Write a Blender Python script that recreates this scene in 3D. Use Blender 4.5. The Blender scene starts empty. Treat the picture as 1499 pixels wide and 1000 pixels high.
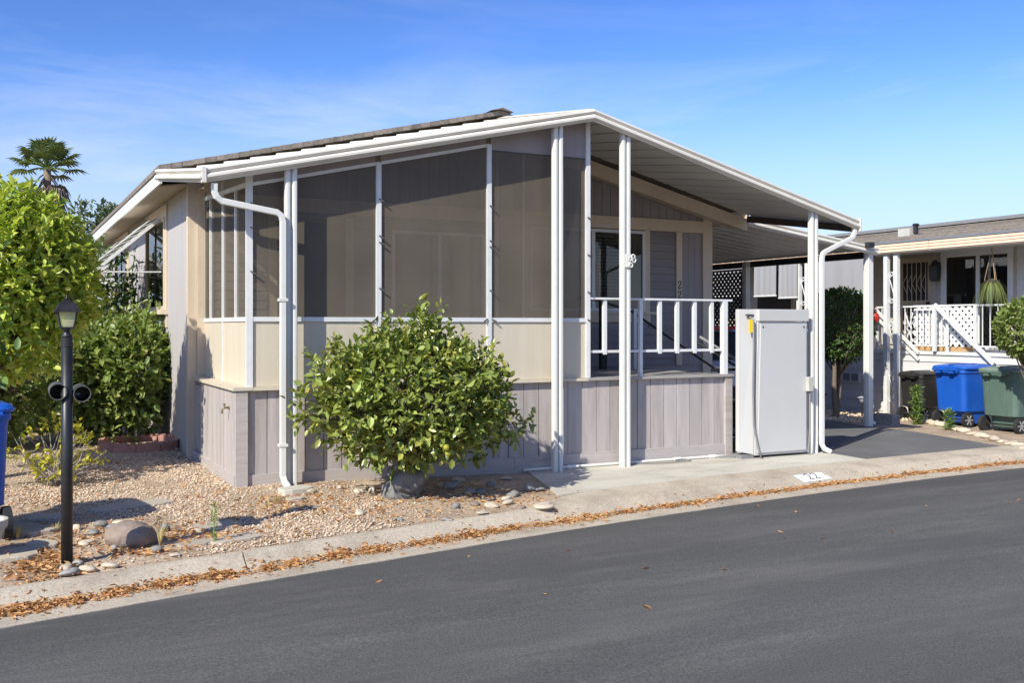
import bpy, math, random
import numpy as np
from mathutils import Vector, Matrix

scene = bpy.context.scene
col = scene.collection
R = math.radians

# ------------------------------------------------------------------ camera
YAW = R(27.2)
CAM = (-2.156, -10.344, 1.65)
FPX, HZ, CX = 1467.0, 477.0, 749.5          # focal length and horizon row, in photo pixels
cd = bpy.data.cameras.new('camera')
cam = bpy.data.objects.new('camera', cd); col.objects.link(cam)
cam.location = CAM
cam.rotation_euler = (R(90), 0, -YAW)
cd.sensor_width = 36.0
cd.lens = FPX / 1499.0 * 36.0
cd.shift_y = -(500.0 - HZ) / 1499.0
cd.clip_end = 2000.0
scene.camera = cam

# ------------------------------------------------------------------ sun + sky
SUN_EL = R(37.0)
SUN_DIR = Vector((0.866 * math.cos(SUN_EL), 0.5 * math.cos(SUN_EL), -math.sin(SUN_EL)))
sl = bpy.data.lights.new('sun', 'SUN')
sl.energy = 4.9; sl.angle = R(0.53); sl.color = (1.0, 0.955, 0.84)
sun = bpy.data.objects.new('sun', sl); col.objects.link(sun)
sun.rotation_euler = SUN_DIR.to_track_quat('-Z', 'Y').to_euler()
sun.location = (-12, -10, 14)

world = bpy.data.worlds.new('World'); scene.world = world
world.use_nodes = True
nt = world.node_tree; N = nt.nodes; L = nt.links
N.clear()
w_out = N.new('ShaderNodeOutputWorld'); w_bg = N.new('ShaderNodeBackground')
sky = N.new('ShaderNodeTexSky'); sky.sky_type = 'NISHITA'; sky.sun_disc = False
sky.sun_elevation = SUN_EL; sky.sun_rotation = R(240.0)
sky.air_density = 1.0; sky.dust_density = 0.55; sky.ozone_density = 1.2; sky.altitude = 60
w_bg.inputs['Strength'].default_value = 0.13
tc = N.new('ShaderNodeTexCoord')
mp = N.new('ShaderNodeMapping'); mp.inputs['Scale'].default_value = (1.0, 1.0, 5.5)
mp.inputs['Location'].default_value = (0.35, 0.1, 0.0)
mp.inputs['Rotation'].default_value = (R(3), R(-4), 0)
n1 = N.new('ShaderNodeTexNoise'); n1.inputs['Scale'].default_value = 2.6; n1.inputs['Detail'].default_value = 9
n1.inputs['Roughness'].default_value = 0.62; n1.inputs['Distortion'].default_value = 0.35
cr = N.new('ShaderNodeValToRGB')
cr.color_ramp.elements[0].position = 0.49; cr.color_ramp.elements[1].position = 0.74
cr.color_ramp.elements[0].color = (0, 0, 0, 1); cr.color_ramp.elements[1].color = (0.85, 0.85, 0.85, 1)
sx = N.new('ShaderNodeSeparateXYZ')
el = N.new('ShaderNodeMapRange'); el.inputs['From Min'].default_value = 0.02; el.inputs['From Max'].default_value = 0.27
el.inputs['To Min'].default_value = 1.0; el.inputs['To Max'].default_value = 0.10
mul = N.new('ShaderNodeMath'); mul.operation = 'MULTIPLY'
mx = N.new('ShaderNodeMix'); mx.data_type = 'RGBA'
mx.inputs['B'].default_value = (5.7, 5.9, 6.5, 1)
hs = N.new('ShaderNodeMix'); hs.data_type = 'RGBA'; hs.blend_type = 'MULTIPLY'; hs.inputs['Factor'].default_value = 1.0; hs.inputs['B'].default_value = (.174*.79, .174*.895, .174*1.10, 1)
gm_ = N.new('ShaderNodeGamma'); gm_.inputs['Gamma'].default_value = 1.55
sc_ = N.new('ShaderNodeVectorMath'); sc_.operation = 'SCALE'; sc_.inputs['Scale'].default_value = 1/.174
hz_m = N.new('ShaderNodeMix'); hz_m.data_type = 'RGBA'; hz_m.inputs['B'].default_value = (.68/.174, .765/.174, .96/.174, 1)   # pale air low in the sky, all round
hz_r = N.new('ShaderNodeMapRange'); hz_r.inputs['From Min'].default_value = .04; hz_r.inputs['From Max'].default_value = .26; hz_r.inputs['To Min'].default_value = .80; hz_r.inputs['To Max'].default_value = 0.0
hz_r.interpolation_type = 'SMOOTHSTEP'
L.new(sx.outputs['Z'], hz_r.inputs['Value']); L.new(hz_r.outputs['Result'], hz_m.inputs['Factor'])
L.new(tc.outputs['Generated'], mp.inputs['Vector']); L.new(mp.outputs['Vector'], n1.inputs['Vector'])
L.new(n1.outputs['Fac'], cr.inputs['Fac']); L.new(tc.outputs['Generated'], sx.inputs[0])
L.new(sx.outputs['Z'], el.inputs['Value']); L.new(cr.outputs['Color'], mul.inputs[0]); L.new(el.outputs['Result'], mul.inputs[1])
L.new(sky.outputs['Color'], hs.inputs['A'])
L.new(mul.outputs[0], mx.inputs['Factor']); L.new(hs.outputs['Result'], gm_.inputs['Color']); L.new(gm_.outputs['Color'], sc_.inputs[0]); L.new(sc_.outputs[0], hz_m.inputs['A']); L.new(hz_m.outputs['Result'], mx.inputs['A'])
L.new(mx.outputs['Result'], w_bg.inputs['Color']); L.new(w_bg.outputs['Background'], w_out.inputs['Surface'])

scene.view_settings.view_transform = 'Standard'
scene.view_settings.look = 'None'
scene.view_settings.exposure = 0.42
scene.view_settings.gamma = 1.0
scene.view_settings.use_curve_mapping = False
scene.render.engine = 'CYCLES'
scene.cycles.max_bounces = 8
scene.cycles.transparent_max_bounces = 16

# ------------------------------------------------------------------ pixel -> place
_R = (math.cos(YAW), -math.sin(YAW)); _F = (math.sin(YAW), math.cos(YAW))
def at(px, py, x=None, y=None, z=None):
    u = (px - CX) / FPX; v = (HZ - py) / FPX
    d = (_R[0]*u + _F[0], _R[1]*u + _F[1], v)
    if x is not None: t = (x - CAM[0]) / d[0]
    elif y is not None: t = (y - CAM[1]) / d[1]
    else: t = (z - CAM[2]) / d[2]
    return Vector((CAM[0] + t*d[0], CAM[1] + t*d[1], CAM[2] + t*d[2]))
def lerp(a, b, t): return a + (b - a) * t
def edge(x):                                  # where the asphalt meets the gutter
    if x < -3: return -3.791 + .264*(x + 3)
    if x > 10: return -1.88 + .03*(x - 10)
    return -3.08 + .21*x - .009*x*x
def gz(x, y):                                 # height of the lot
    b = edge(x) + .70
    zf = float(np.interp(x, [-6, 0, .5, 3.3, 6.5, 8, 12], [.0, 0, .02, -.07, -.075, -.085, -.10]))
    if y <= b: return -.10
    if y < 0 and b < 0: return lerp(-.10, zf, (y - b)/(0 - b))
    return zf + (.016*min(max(y, 0), 5) if x < 0 else 0)
def ground_at(px, py):
    p = at(px, py, z=-.05)
    for _ in range(8): p = at(px, py, z=gz(p.x, p.y))
    return p

# ------------------------------------------------------------------ materials
MATS = {}
def pmat(name, c, rough=.6, var=.10, scale=3.0, bump=0., bscale=80., stretch=(1, 1, 1), metal=0., spec=.5,
         obj_rnd=0., isl_rnd=0., c2=None, detail=5., dirt=None, c_isl=None, trans=0., coat=0., speck=None):
    """principled material with world-space mottling, optional per-object / per-island tint and bump"""
    m = bpy.data.materials.new(name); m.use_nodes = True
    t = m.node_tree; n = t.nodes; l = t.links
    b = n['Principled BSDF']
    b.inputs['Roughness'].default_value = rough; b.inputs['Metallic'].default_value = metal
    b.inputs['Specular IOR Level'].default_value = spec
    if coat: b.inputs['Coat Weight'].default_value = coat
    g = n.new('ShaderNodeNewGeometry')
    mp = n.new('ShaderNodeMapping'); mp.inputs['Scale'].default_value = stretch
    l.new(g.outputs['Position'], mp.inputs['Vector'])
    nz = n.new('ShaderNodeTexNoise'); nz.inputs['Scale'].default_value = scale; nz.inputs['Detail'].default_value = detail
    nz.inputs['Roughness'].default_value = .6
    l.new(mp.outputs[0], nz.inputs['Vector'])
    mr = n.new('ShaderNodeMapRange'); mr.inputs['From Min'].default_value = .25; mr.inputs['From Max'].default_value = .75
    l.new(nz.outputs['Fac'], mr.inputs['Value'])
    mix = n.new('ShaderNodeMix'); mix.data_type = 'RGBA'
    lo = tuple(v*(1 - var) for v in c); hi = tuple(min(1, v*(1 + var)) for v in c) if c2 is None else c2
    mix.inputs['A'].default_value = (*lo, 1); mix.inputs['B'].default_value = (*hi, 1)
    l.new(mr.outputs[0], mix.inputs['Factor'])
    out = mix.outputs['Result']
    def brightness(src, amt, cur):
        mm = n.new('ShaderNodeMapRange'); mm.inputs['To Min'].default_value = 1 - amt; mm.inputs['To Max'].default_value = 1 + amt
        l.new(src, mm.inputs['Value'])
        vm = n.new('ShaderNodeVectorMath'); vm.operation = 'SCALE'
        l.new(cur, vm.inputs[0]); l.new(mm.outputs[0], vm.inputs['Scale'])
        return vm.outputs[0]
    if obj_rnd:
        oi = n.new('ShaderNodeObjectInfo'); out = brightness(oi.outputs['Random'], obj_rnd, out)
    if c_isl is not None:
        rp = n.new('ShaderNodeValToRGB')
        cols = [c] + list(c_isl)
        while len(rp.color_ramp.elements) < len(cols): rp.color_ramp.elements.new(.5)
        for i, cc in enumerate(cols):
            rp.color_ramp.elements[i].position = i/(len(cols) - 1); rp.color_ramp.elements[i].color = (*cc, 1)
        l.new(g.outputs['Random Per Island'], rp.inputs['Fac'])
        m2 = n.new('ShaderNodeMix'); m2.data_type = 'RGBA'; m2.inputs['Factor'].default_value = .8
        l.new(out, m2.inputs['A']); l.new(rp.outputs['Color'], m2.inputs['B']); out = m2.outputs['Result']
    if isl_rnd: out = brightness(g.outputs['Random Per Island'], isl_rnd, out)
    if dirt is not None:                        # blotchy stains: (colour, scale, amount)
        nd = n.new('ShaderNodeTexNoise'); nd.inputs['Scale'].default_value = dirt[1]; nd.inputs['Detail'].default_value = 8
        nd.inputs['Roughness'].default_value = .7
        l.new(mp.outputs[0], nd.inputs['Vector'])
        md = n.new('ShaderNodeMapRange'); md.inputs['From Min'].default_value = .48; md.inputs['From Max'].default_value = .72
        md.inputs['To Max'].default_value = dirt[2]
        l.new(nd.outputs['Fac'], md.inputs['Value'])
        m3 = n.new('ShaderNodeMix'); m3.data_type = 'RGBA'; m3.inputs['B'].default_value = (*dirt[0], 1)
        l.new(md.outputs[0], m3.inputs['Factor']); l.new(out, m3.inputs['A']); out = m3.outputs['Result']
    if speck is not None:                       # fine grains: (scale, amount)
        ns = n.new('ShaderNodeTexNoise'); ns.inputs['Scale'].default_value = speck[0]; ns.inputs['Detail'].default_value = 3
        ns.inputs['Roughness'].default_value = .75
        l.new(g.outputs['Position'], ns.inputs['Vector'])
        rs = n.new('ShaderNodeMapRange'); rs.inputs['From Min'].default_value = .3; rs.inputs['From Max'].default_value = .7
        l.new(ns.outputs['Fac'], rs.inputs['Value']); out = brightness(rs.outputs[0], speck[1], out)
    l.new(out, b.inputs['Base Color'])
    if bump:
        nb = n.new('ShaderNodeTexNoise'); nb.inputs['Scale'].default_value = bscale; nb.inputs['Detail'].default_value = 4
        l.new(mp.outputs[0], nb.inputs['Vector'])
        bp = n.new('ShaderNodeBump'); bp.inputs['Strength'].default_value = min(1., bump); bp.inputs['Distance'].default_value = .01
        l.new(nb.outputs['Fac'], bp.inputs['Height']); l.new(bp.outputs['Normal'], b.inputs['Normal'])
    if trans:                                    # thin leaf: light passes through
        tr = n.new('ShaderNodeBsdfTranslucent'); ms = n.new('ShaderNodeMixShader'); ms.inputs[0].default_value = trans
        gm = n.new('ShaderNodeVectorMath'); gm.operation = 'MULTIPLY'; gm.inputs[1].default_value = (1.25, 1.35, .55)
        l.new(out, gm.inputs[0]); l.new(gm.outputs[0], tr.inputs['Color'])
        l.new(b.outputs[0], ms.inputs[1]); l.new(tr.outputs[0], ms.inputs[2]); l.new(ms.outputs[0], n['Material Output'].inputs['Surface'])
    MATS[name] = m
    return m
def groove(m, axis, period, depth=.4, frac=.07):
    """vertical or horizontal grooves milled into a sheet, as fine relief"""
    t = m.node_tree; n = t.nodes; l = t.links; b = n['Principled BSDF']
    g = n.new('ShaderNodeNewGeometry'); s = n.new('ShaderNodeSeparateXYZ'); l.new(g.outputs['Position'], s.inputs[0])
    d = n.new('ShaderNodeMath'); d.operation = 'DIVIDE'; d.inputs[1].default_value = period; l.new(s.outputs[axis], d.inputs[0])
    f = n.new('ShaderNodeMath'); f.operation = 'FRACT'; l.new(d.outputs[0], f.inputs[0])
    c = n.new('ShaderNodeMath'); c.operation = 'GREATER_THAN'; c.inputs[1].default_value = frac; l.new(f.outputs[0], c.inputs[0])
    bp = n.new('ShaderNodeBump'); bp.inputs['Strength'].default_value = depth; bp.inputs['Distance'].default_value = .012
    l.new(c.outputs[0], bp.inputs['Height']); l.new(bp.outputs[0], b.inputs['Normal'])
    return m
M = MATS
pmat('skirt_wood', (.425, .380, .358), .75, .14, 2.2, .5, 90, (4, 4, .35), obj_rnd=.07, dirt=((.26, .225, .19), 1.9, .75))
pmat('skirt_base', (.430, .386, .362), .75, .14, 2.0, .5, 90, (.4, .4, 4), dirt=((.30, .235, .175), 2.2, .65))
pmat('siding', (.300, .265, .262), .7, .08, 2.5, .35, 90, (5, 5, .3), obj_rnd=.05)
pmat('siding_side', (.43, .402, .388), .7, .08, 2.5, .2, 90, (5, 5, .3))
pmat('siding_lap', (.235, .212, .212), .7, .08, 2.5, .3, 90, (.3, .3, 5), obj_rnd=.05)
pmat('trim', (.60, .50, .375), .65, .08, 3.0, .25, 60, (1, 1, .6), dirt=((.42, .33, .23), 2.5, .30))
pmat('panel_tan', (.555, .490, .375), .7, .06, 2.0, .35, 110, (6, 6, .3), obj_rnd=.03)
pmat('white_metal', (.655, .65, .60), .42, .05, 1.5, .05, 40, dirt=((.46, .42, .34), 3.0, .35))
pmat('white_frame', (.645, .645, .63), .45, .05, 3.0, dirt=((.45, .43, .39), 5.0, .32))
pmat('pan_metal', (.66, .635, .575), .45, .07, .8, .04, 20, (3, .4, 1), dirt=((.50, .46, .40), 1.2, .35), obj_rnd=.04)
pmat('fascia_metal', (.665, .635, .56), .45, .06, 1.2, dirt=((.46, .40, .30), 2.0, .45))
pmat('shingle', (.175, .148, .122), .95, .25, 9., .8, 70, c2=(.27, .23, .19), dirt=((.07, .06, .055), 4., .5), isl_rnd=.2)
pmat('soffit', (.45, .36, .26), .8, .15, 2., .3, 50, (3, .4, 1))
pmat('deck_grey', (.30, .28, .26), .8, .15, 4., .3, 60, (1, 5, 1), obj_rnd=.08)
pmat('lift_white', (.505, .497, .472), .42, .03, 1.2, .02, 20, dirt=((.45, .43, .40), 1.7, .25))
pmat('black_metal', (.014, .014, .015), .42, .3, 6., dirt=((.05, .05, .05), 8., .5))
pmat('black_plastic', (.02, .02, .021), .5, .2, 6.)
pmat('clip_metal', (.06, .055, .05), .5, .2, 20.)
pmat('asphalt', (.090, .087, .081), .85, .26, .35, .7, 200, (.35, 1.9, 1), dirt=((.150, .143, .132), 1.3, .75), detail=12, speck=(75, .55))
pmat('asphalt_drive', (.125, .123, .122), .92, .15, .6, .6, 200, dirt=((.18, .172, .165), 1.2, .6), detail=9, speck=(90, .3))
pmat('concrete', (.45, .385, .295), .88, .16, 1.3, .5, 120, dirt=((.27, .215, .155), 2.1, .85), detail=12, speck=(60, .32))
pmat('concrete_slab', (.50, .468, .395), .88, .12, 1.1, .3, 110, (.7, 1.5, 1), dirt=((.34, .30, .23), 1.5, .85), detail=12, speck=(70, .16))
pmat('gutter_concrete', (.50, .47, .42), .88, .12, 1.5, .4, 120, dirt=((.33, .28, .22), 2.4, .65), detail=10)
pmat('dirt', (.36, .265, .185), .95, .25, 2.2, .9, 45, c2=(.50, .385, .27), dirt=((.20, .14, .09), 1.4, .65), detail=14, speck=(38, .45))
pmat('gravel', (.60, .455, .315), .9, .10, 8., .3, 150, c_isl=[(.75, .59, .425), (.56, .37, .24), (.82, .70, .545), (.46, .35, .255), (.71, .53, .365), (.32, .25, .195)])
pmat('litter', (.42, .20, .075), .8, .10, 9., c_isl=[(.62, .33, .12), (.34, .13, .05), (.66, .42, .19), (.50, .22, .08), (.72, .50, .27), (.26, .12, .06)], trans=.2)
pmat('rock_brown', (.235, .175, .135), .9, .25, 5., .9, 30, c2=(.34, .265, .215), detail=9)
pmat('rock_grey', (.215, .205, .19), .9, .3, 9., .9, 50, c2=(.35, .335, .305), obj_rnd=.25)
pmat('rock_tan', (.46, .375, .27), .85, .2, 5., .6, 40, c2=(.58, .50, .39), obj_rnd=.18)
pmat('flagstone', (.40, .345, .275), .9, .15, 3., .5, 40, dirt=((.26, .21, .16), 3., .5), obj_rnd=.12)
pmat('terracotta', (.36, .165, .125), .9, .18, 8., .6, 70, c2=(.45, .24, .19), obj_rnd=.15)
pmat('bark', (.20, .155, .115), .9, .25, 14., .9, 60, (3, 3, .5))
pmat('twig', (.36, .31, .26), .9, .2, 14., .4, 60)
pmat('camellia_leaf', (.18, .225, .042), .34, .12, 5., spec=.6, c_isl=[(.27, .32, .065), (.09, .135, .027), (.38, .42, .10), (.18, .235, .044), (.48, .44, .10), (.13, .185, .034)], trans=.17)
pmat('camellia_leaf_single', (.24, .29, .058), .36, .2, 7., spec=.6, obj_rnd=.45, trans=.18)
pmat('citrus_leaf', (.37, .46, .06), .40, .12, 5., spec=.55, c_isl=[(.52, .60, .11), (.19, .29, .04), (.66, .68, .16), (.36, .48, .07), (.70, .62, .14), (.26, .38, .05)], trans=.30)
pmat('shrub_leaf', (.15, .21, .055), .38, .1, 5., c_isl=[(.27, .34, .085), (.11, .165, .05), (.36, .41, .12), (.19, .27, .07), (.40, .36, .13)], trans=.3)
pmat('dark_leaf', (.075, .125, .036), .45, .1, 5., c_isl=[(.12, .19, .05), (.055, .095, .027), (.17, .25, .07), (.085, .15, .04)], trans=.2)
pmat('yellow_leaf', (.46, .42, .030), .45, .1, 5., c_isl=[(.55, .50, .05), (.30, .33, .035), (.62, .54, .08), (.36, .36, .03)], trans=.3)
pmat('topiary_leaf', (.06, .11, .028), .40, .1, 5., c_isl=[(.09, .16, .035), (.045, .085, .022), (.15, .22, .04), (.065, .12, .03)], trans=.22)
pmat('palm_leaf', (.10, .15, .035), .5, .1, 5., c_isl=[(.15, .20, .05), (.075, .12, .03), (.19, .23, .07)], trans=.2)
pmat('palm_dead', (.19, .145, .10), .9, .1, 5., c_isl=[(.26, .20, .14), (.13, .10, .075), (.22, .19, .16)])
pmat('far_leaf', (.11, .15, .075), .7, .1, 5., c_isl=[(.15, .20, .10), (.085, .12, .06), (.18, .21, .12)], trans=.2)
pmat('pink_petal', (.62, .26, .26), .6, .15, 9., trans=.2)
pmat('dry_grass', (.50, .40, .20), .9, .2, 9., isl_rnd=.25, trans=.25)
pmat('weed_leaf', (.17, .26, .06), .6, .2, 9., isl_rnd=.3, trans=.25)
pmat('spider_leaf', (.15, .18, .055), .6, .2, 9., isl_rnd=.45, trans=.25)
pmat('blue_plastic', (.008, .085, .42), .45, .10, 1.5, .03, 30, dirt=((.03, .13, .52), 1.6, .5))
pmat('green_plastic', (.075, .125, .100), .6, .14, 1.5, .03, 30, dirt=((.15, .20, .17), 1.8, .6))
pmat('green_lid', (.15, .20, .165), .65, .14, 2.5, .03, 30, dirt=((.24, .27, .23), 2.5, .6))
pmat('dark_plastic', (.022, .020, .018), .5, .2, 1.5, .03, 30, dirt=((.05, .045, .04), 1.6, .5))
pmat('tyre', (.02, .02, .021), .8, .2, 9.)
pmat('rim', (.30, .30, .30), .5, .1, 9.)
pmat('pot', (.46, .45, .40), .85, .12, 4., .3, 60, dirt=((.30, .28, .23), 3., .5))
pmat('grey_fabric', (.30, .295, .295), .9, .07, 1.4, .15, 300, (4, 4, .3), dirt=((.25, .24, .235), 1.1, .4))
pmat('dark_wood', (.055, .042, .033), .8, .25, 3., .4, 50)
pmat('white_lattice', (.74, .73, .70), .6, .05, 3.)
pmat('nb_siding', (.58, .56, .54), .7, .05, 2., .2, 80, (.4, .4, 4), obj_rnd=.03)
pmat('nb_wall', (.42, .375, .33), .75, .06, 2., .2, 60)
pmat('nb_fascia', (.78, .61, .44), .5, .05, 2., dirt=((.62, .46, .32), 2., .3))
pmat('door_tan', (.47, .39, .28), .6, .08, 3.)
pmat('interior', (.035, .030, .027), .9, .3, 2.)
pmat('curtain', (.17, .16, .15), .9, .1, 2.)
pmat('curtain_warm', (.33, .27, .19), .9, .12, 2.)
pmat('chrome', (.6, .6, .6), .25, .05, 5., metal=1.)
pmat('brass', (.30, .24, .14), .45, .15, 9., metal=.8)
pmat('paint_white', (.80, .79, .76), .7, .06, 6., dirt=((.55, .52, .46), 9., .45))
pmat('paint_black', (.02, .02, .02), .6, .1, 9., dirt=((.20, .19, .18), 14., .35))
pmat('yellow_tag', (.80, .58, .01), .5, .05, 9.)
pmat('red_plastic', (.50, .015, .012), .4, .1, 9.)
pmat('pvc', (.80, .76, .68), .45, .05, 5., dirt=((.55, .46, .34), 6., .4))
pmat('cable_grey', (.20, .20, .20), .6, .1, 9.)
pmat('tube_grey', (.085, .083, .08), .55, .15, 9., dirt=((.16, .155, .15), 20., .5))
pmat('car_silver', (.42, .43, .45), .28, .03, 2., metal=.5, coat=.7)
pmat('car_black', (.012, .013, .016), .35, .1, 3.)
pmat('bulb_white', (.75, .74, .70), .5, .05, 9.)
pmat('plywood', (.48, .30, .15), .8, .2, 3., .3, 60, (1, .3, 4))
pmat('burlap', (.33, .24, .15), .95, .2, 30., .5, 120)

def glass_mat(name, tint=(.55, .58, .58), rough=.01, refl=1.5, op=0.15):
    m = bpy.data.materials.new(name); m.use_nodes = True; t = m.node_tree; n = t.nodes; l = t.links; n.clear()
    o = n.new('ShaderNodeOutputMaterial'); tr = n.new('ShaderNodeBsdfTransparent'); gl = n.new('ShaderNodeBsdfGlossy')
    tr.inputs['Color'].default_value = (*tint, 1); gl.inputs['Roughness'].default_value = rough
    fr = n.new('ShaderNodeFresnel'); fr.inputs['IOR'].default_value = refl
    ad = n.new('ShaderNodeMath'); ad.operation = 'ADD'; ad.inputs[1].default_value = op; ad.use_clamp = True
    g = n.new('ShaderNodeNewGeometry'); nz = n.new('ShaderNodeTexNoise'); nz.inputs['Scale'].default_value = 1.3
    bp = n.new('ShaderNodeBump'); bp.inputs['Strength'].default_value = .05; bp.inputs['Distance'].default_value = .02
    l.new(g.outputs['Position'], nz.inputs['Vector']); l.new(nz.outputs['Fac'], bp.inputs['Height']); l.new(bp.outputs[0], gl.inputs['Normal'])
    ms = n.new('ShaderNodeMixShader'); l.new(fr.outputs[0], ad.inputs[0]); l.new(ad.outputs[0], ms.inputs[0])
    l.new(tr.outputs[0], ms.inputs[1]); l.new(gl.outputs[0], ms.inputs[2]); l.new(ms.outputs[0], o.inputs[0])
    MATS[name] = m
glass_mat('glass', (.72, .73, .72), .01, 1.45, .015)
glass_mat('lamp_glass', (.86, .85, .80), .25, 1.45, .10)
pmat('frosted', (.70, .68, .60), .3, .05, 9., trans=.6)
def screen_mat():
    """woven insect/solar screen: open weave lets part of the light through; old cloth with smudges"""
    m = bpy.data.materials.new('screen_mesh'); m.use_nodes = True; t = m.node_tree; n = t.nodes; l = t.links; n.clear()
    o = n.new('ShaderNodeOutputMaterial'); tr = n.new('ShaderNodeBsdfTransparent'); df = n.new('ShaderNodeBsdfDiffuse')
    gl = n.new('ShaderNodeBsdfGlossy'); gl.inputs['Roughness'].default_value = .35; gl.inputs['Color'].default_value = (.5, .5, .5, 1)
    g = n.new('ShaderNodeNewGeometry'); nz = n.new('ShaderNodeTexNoise'); nz.inputs['Scale'].default_value = 1.4; nz.inputs['Detail'].default_value = 6
    l.new(g.outputs['Position'], nz.inputs['Vector'])
    cr = n.new('ShaderNodeValToRGB'); cr.color_ramp.elements[0].position = .35; cr.color_ramp.elements[1].position = .72
    cr.color_ramp.elements[0].color = (.140, .118, .090, 1); cr.color_ramp.elements[1].color = (.195, .163, .122, 1)
    l.new(nz.outputs['Fac'], cr.inputs['Fac']); l.new(cr.outputs['Color'], df.inputs['Color'])
    mp = n.new('ShaderNodeMapping'); mp.inputs['Scale'].default_value = (30, 30, 1.0)
    n2 = n.new('ShaderNodeTexNoise'); n2.inputs['Scale'].default_value = 3.; n2.inputs['Detail'].default_value = 3
    l.new(g.outputs['Position'], mp.inputs[0]); l.new(mp.outputs[0], n2.inputs['Vector'])
    mr = n.new('ShaderNodeMapRange'); mr.inputs['To Min'].default_value = .58; mr.inputs['To Max'].default_value = .68
    l.new(n2.outputs['Fac'], mr.inputs['Value'])
    m1 = n.new('ShaderNodeMixShader'); m1.inputs[0].default_value = .04
    l.new(df.outputs[0], m1.inputs[1]); l.new(gl.outputs[0], m1.inputs[2])
    ms = n.new('ShaderNodeMixShader'); l.new(mr.outputs[0], ms.inputs[0]); l.new(tr.outputs[0], ms.inputs[1]); l.new(m1.outputs[0], ms.inputs[2])
    l.new(ms.outputs[0], o.inputs[0]); MATS['screen_mesh'] = m
screen_mat()
groove(M['siding_side'], 1, .10, .6, .09)

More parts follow.
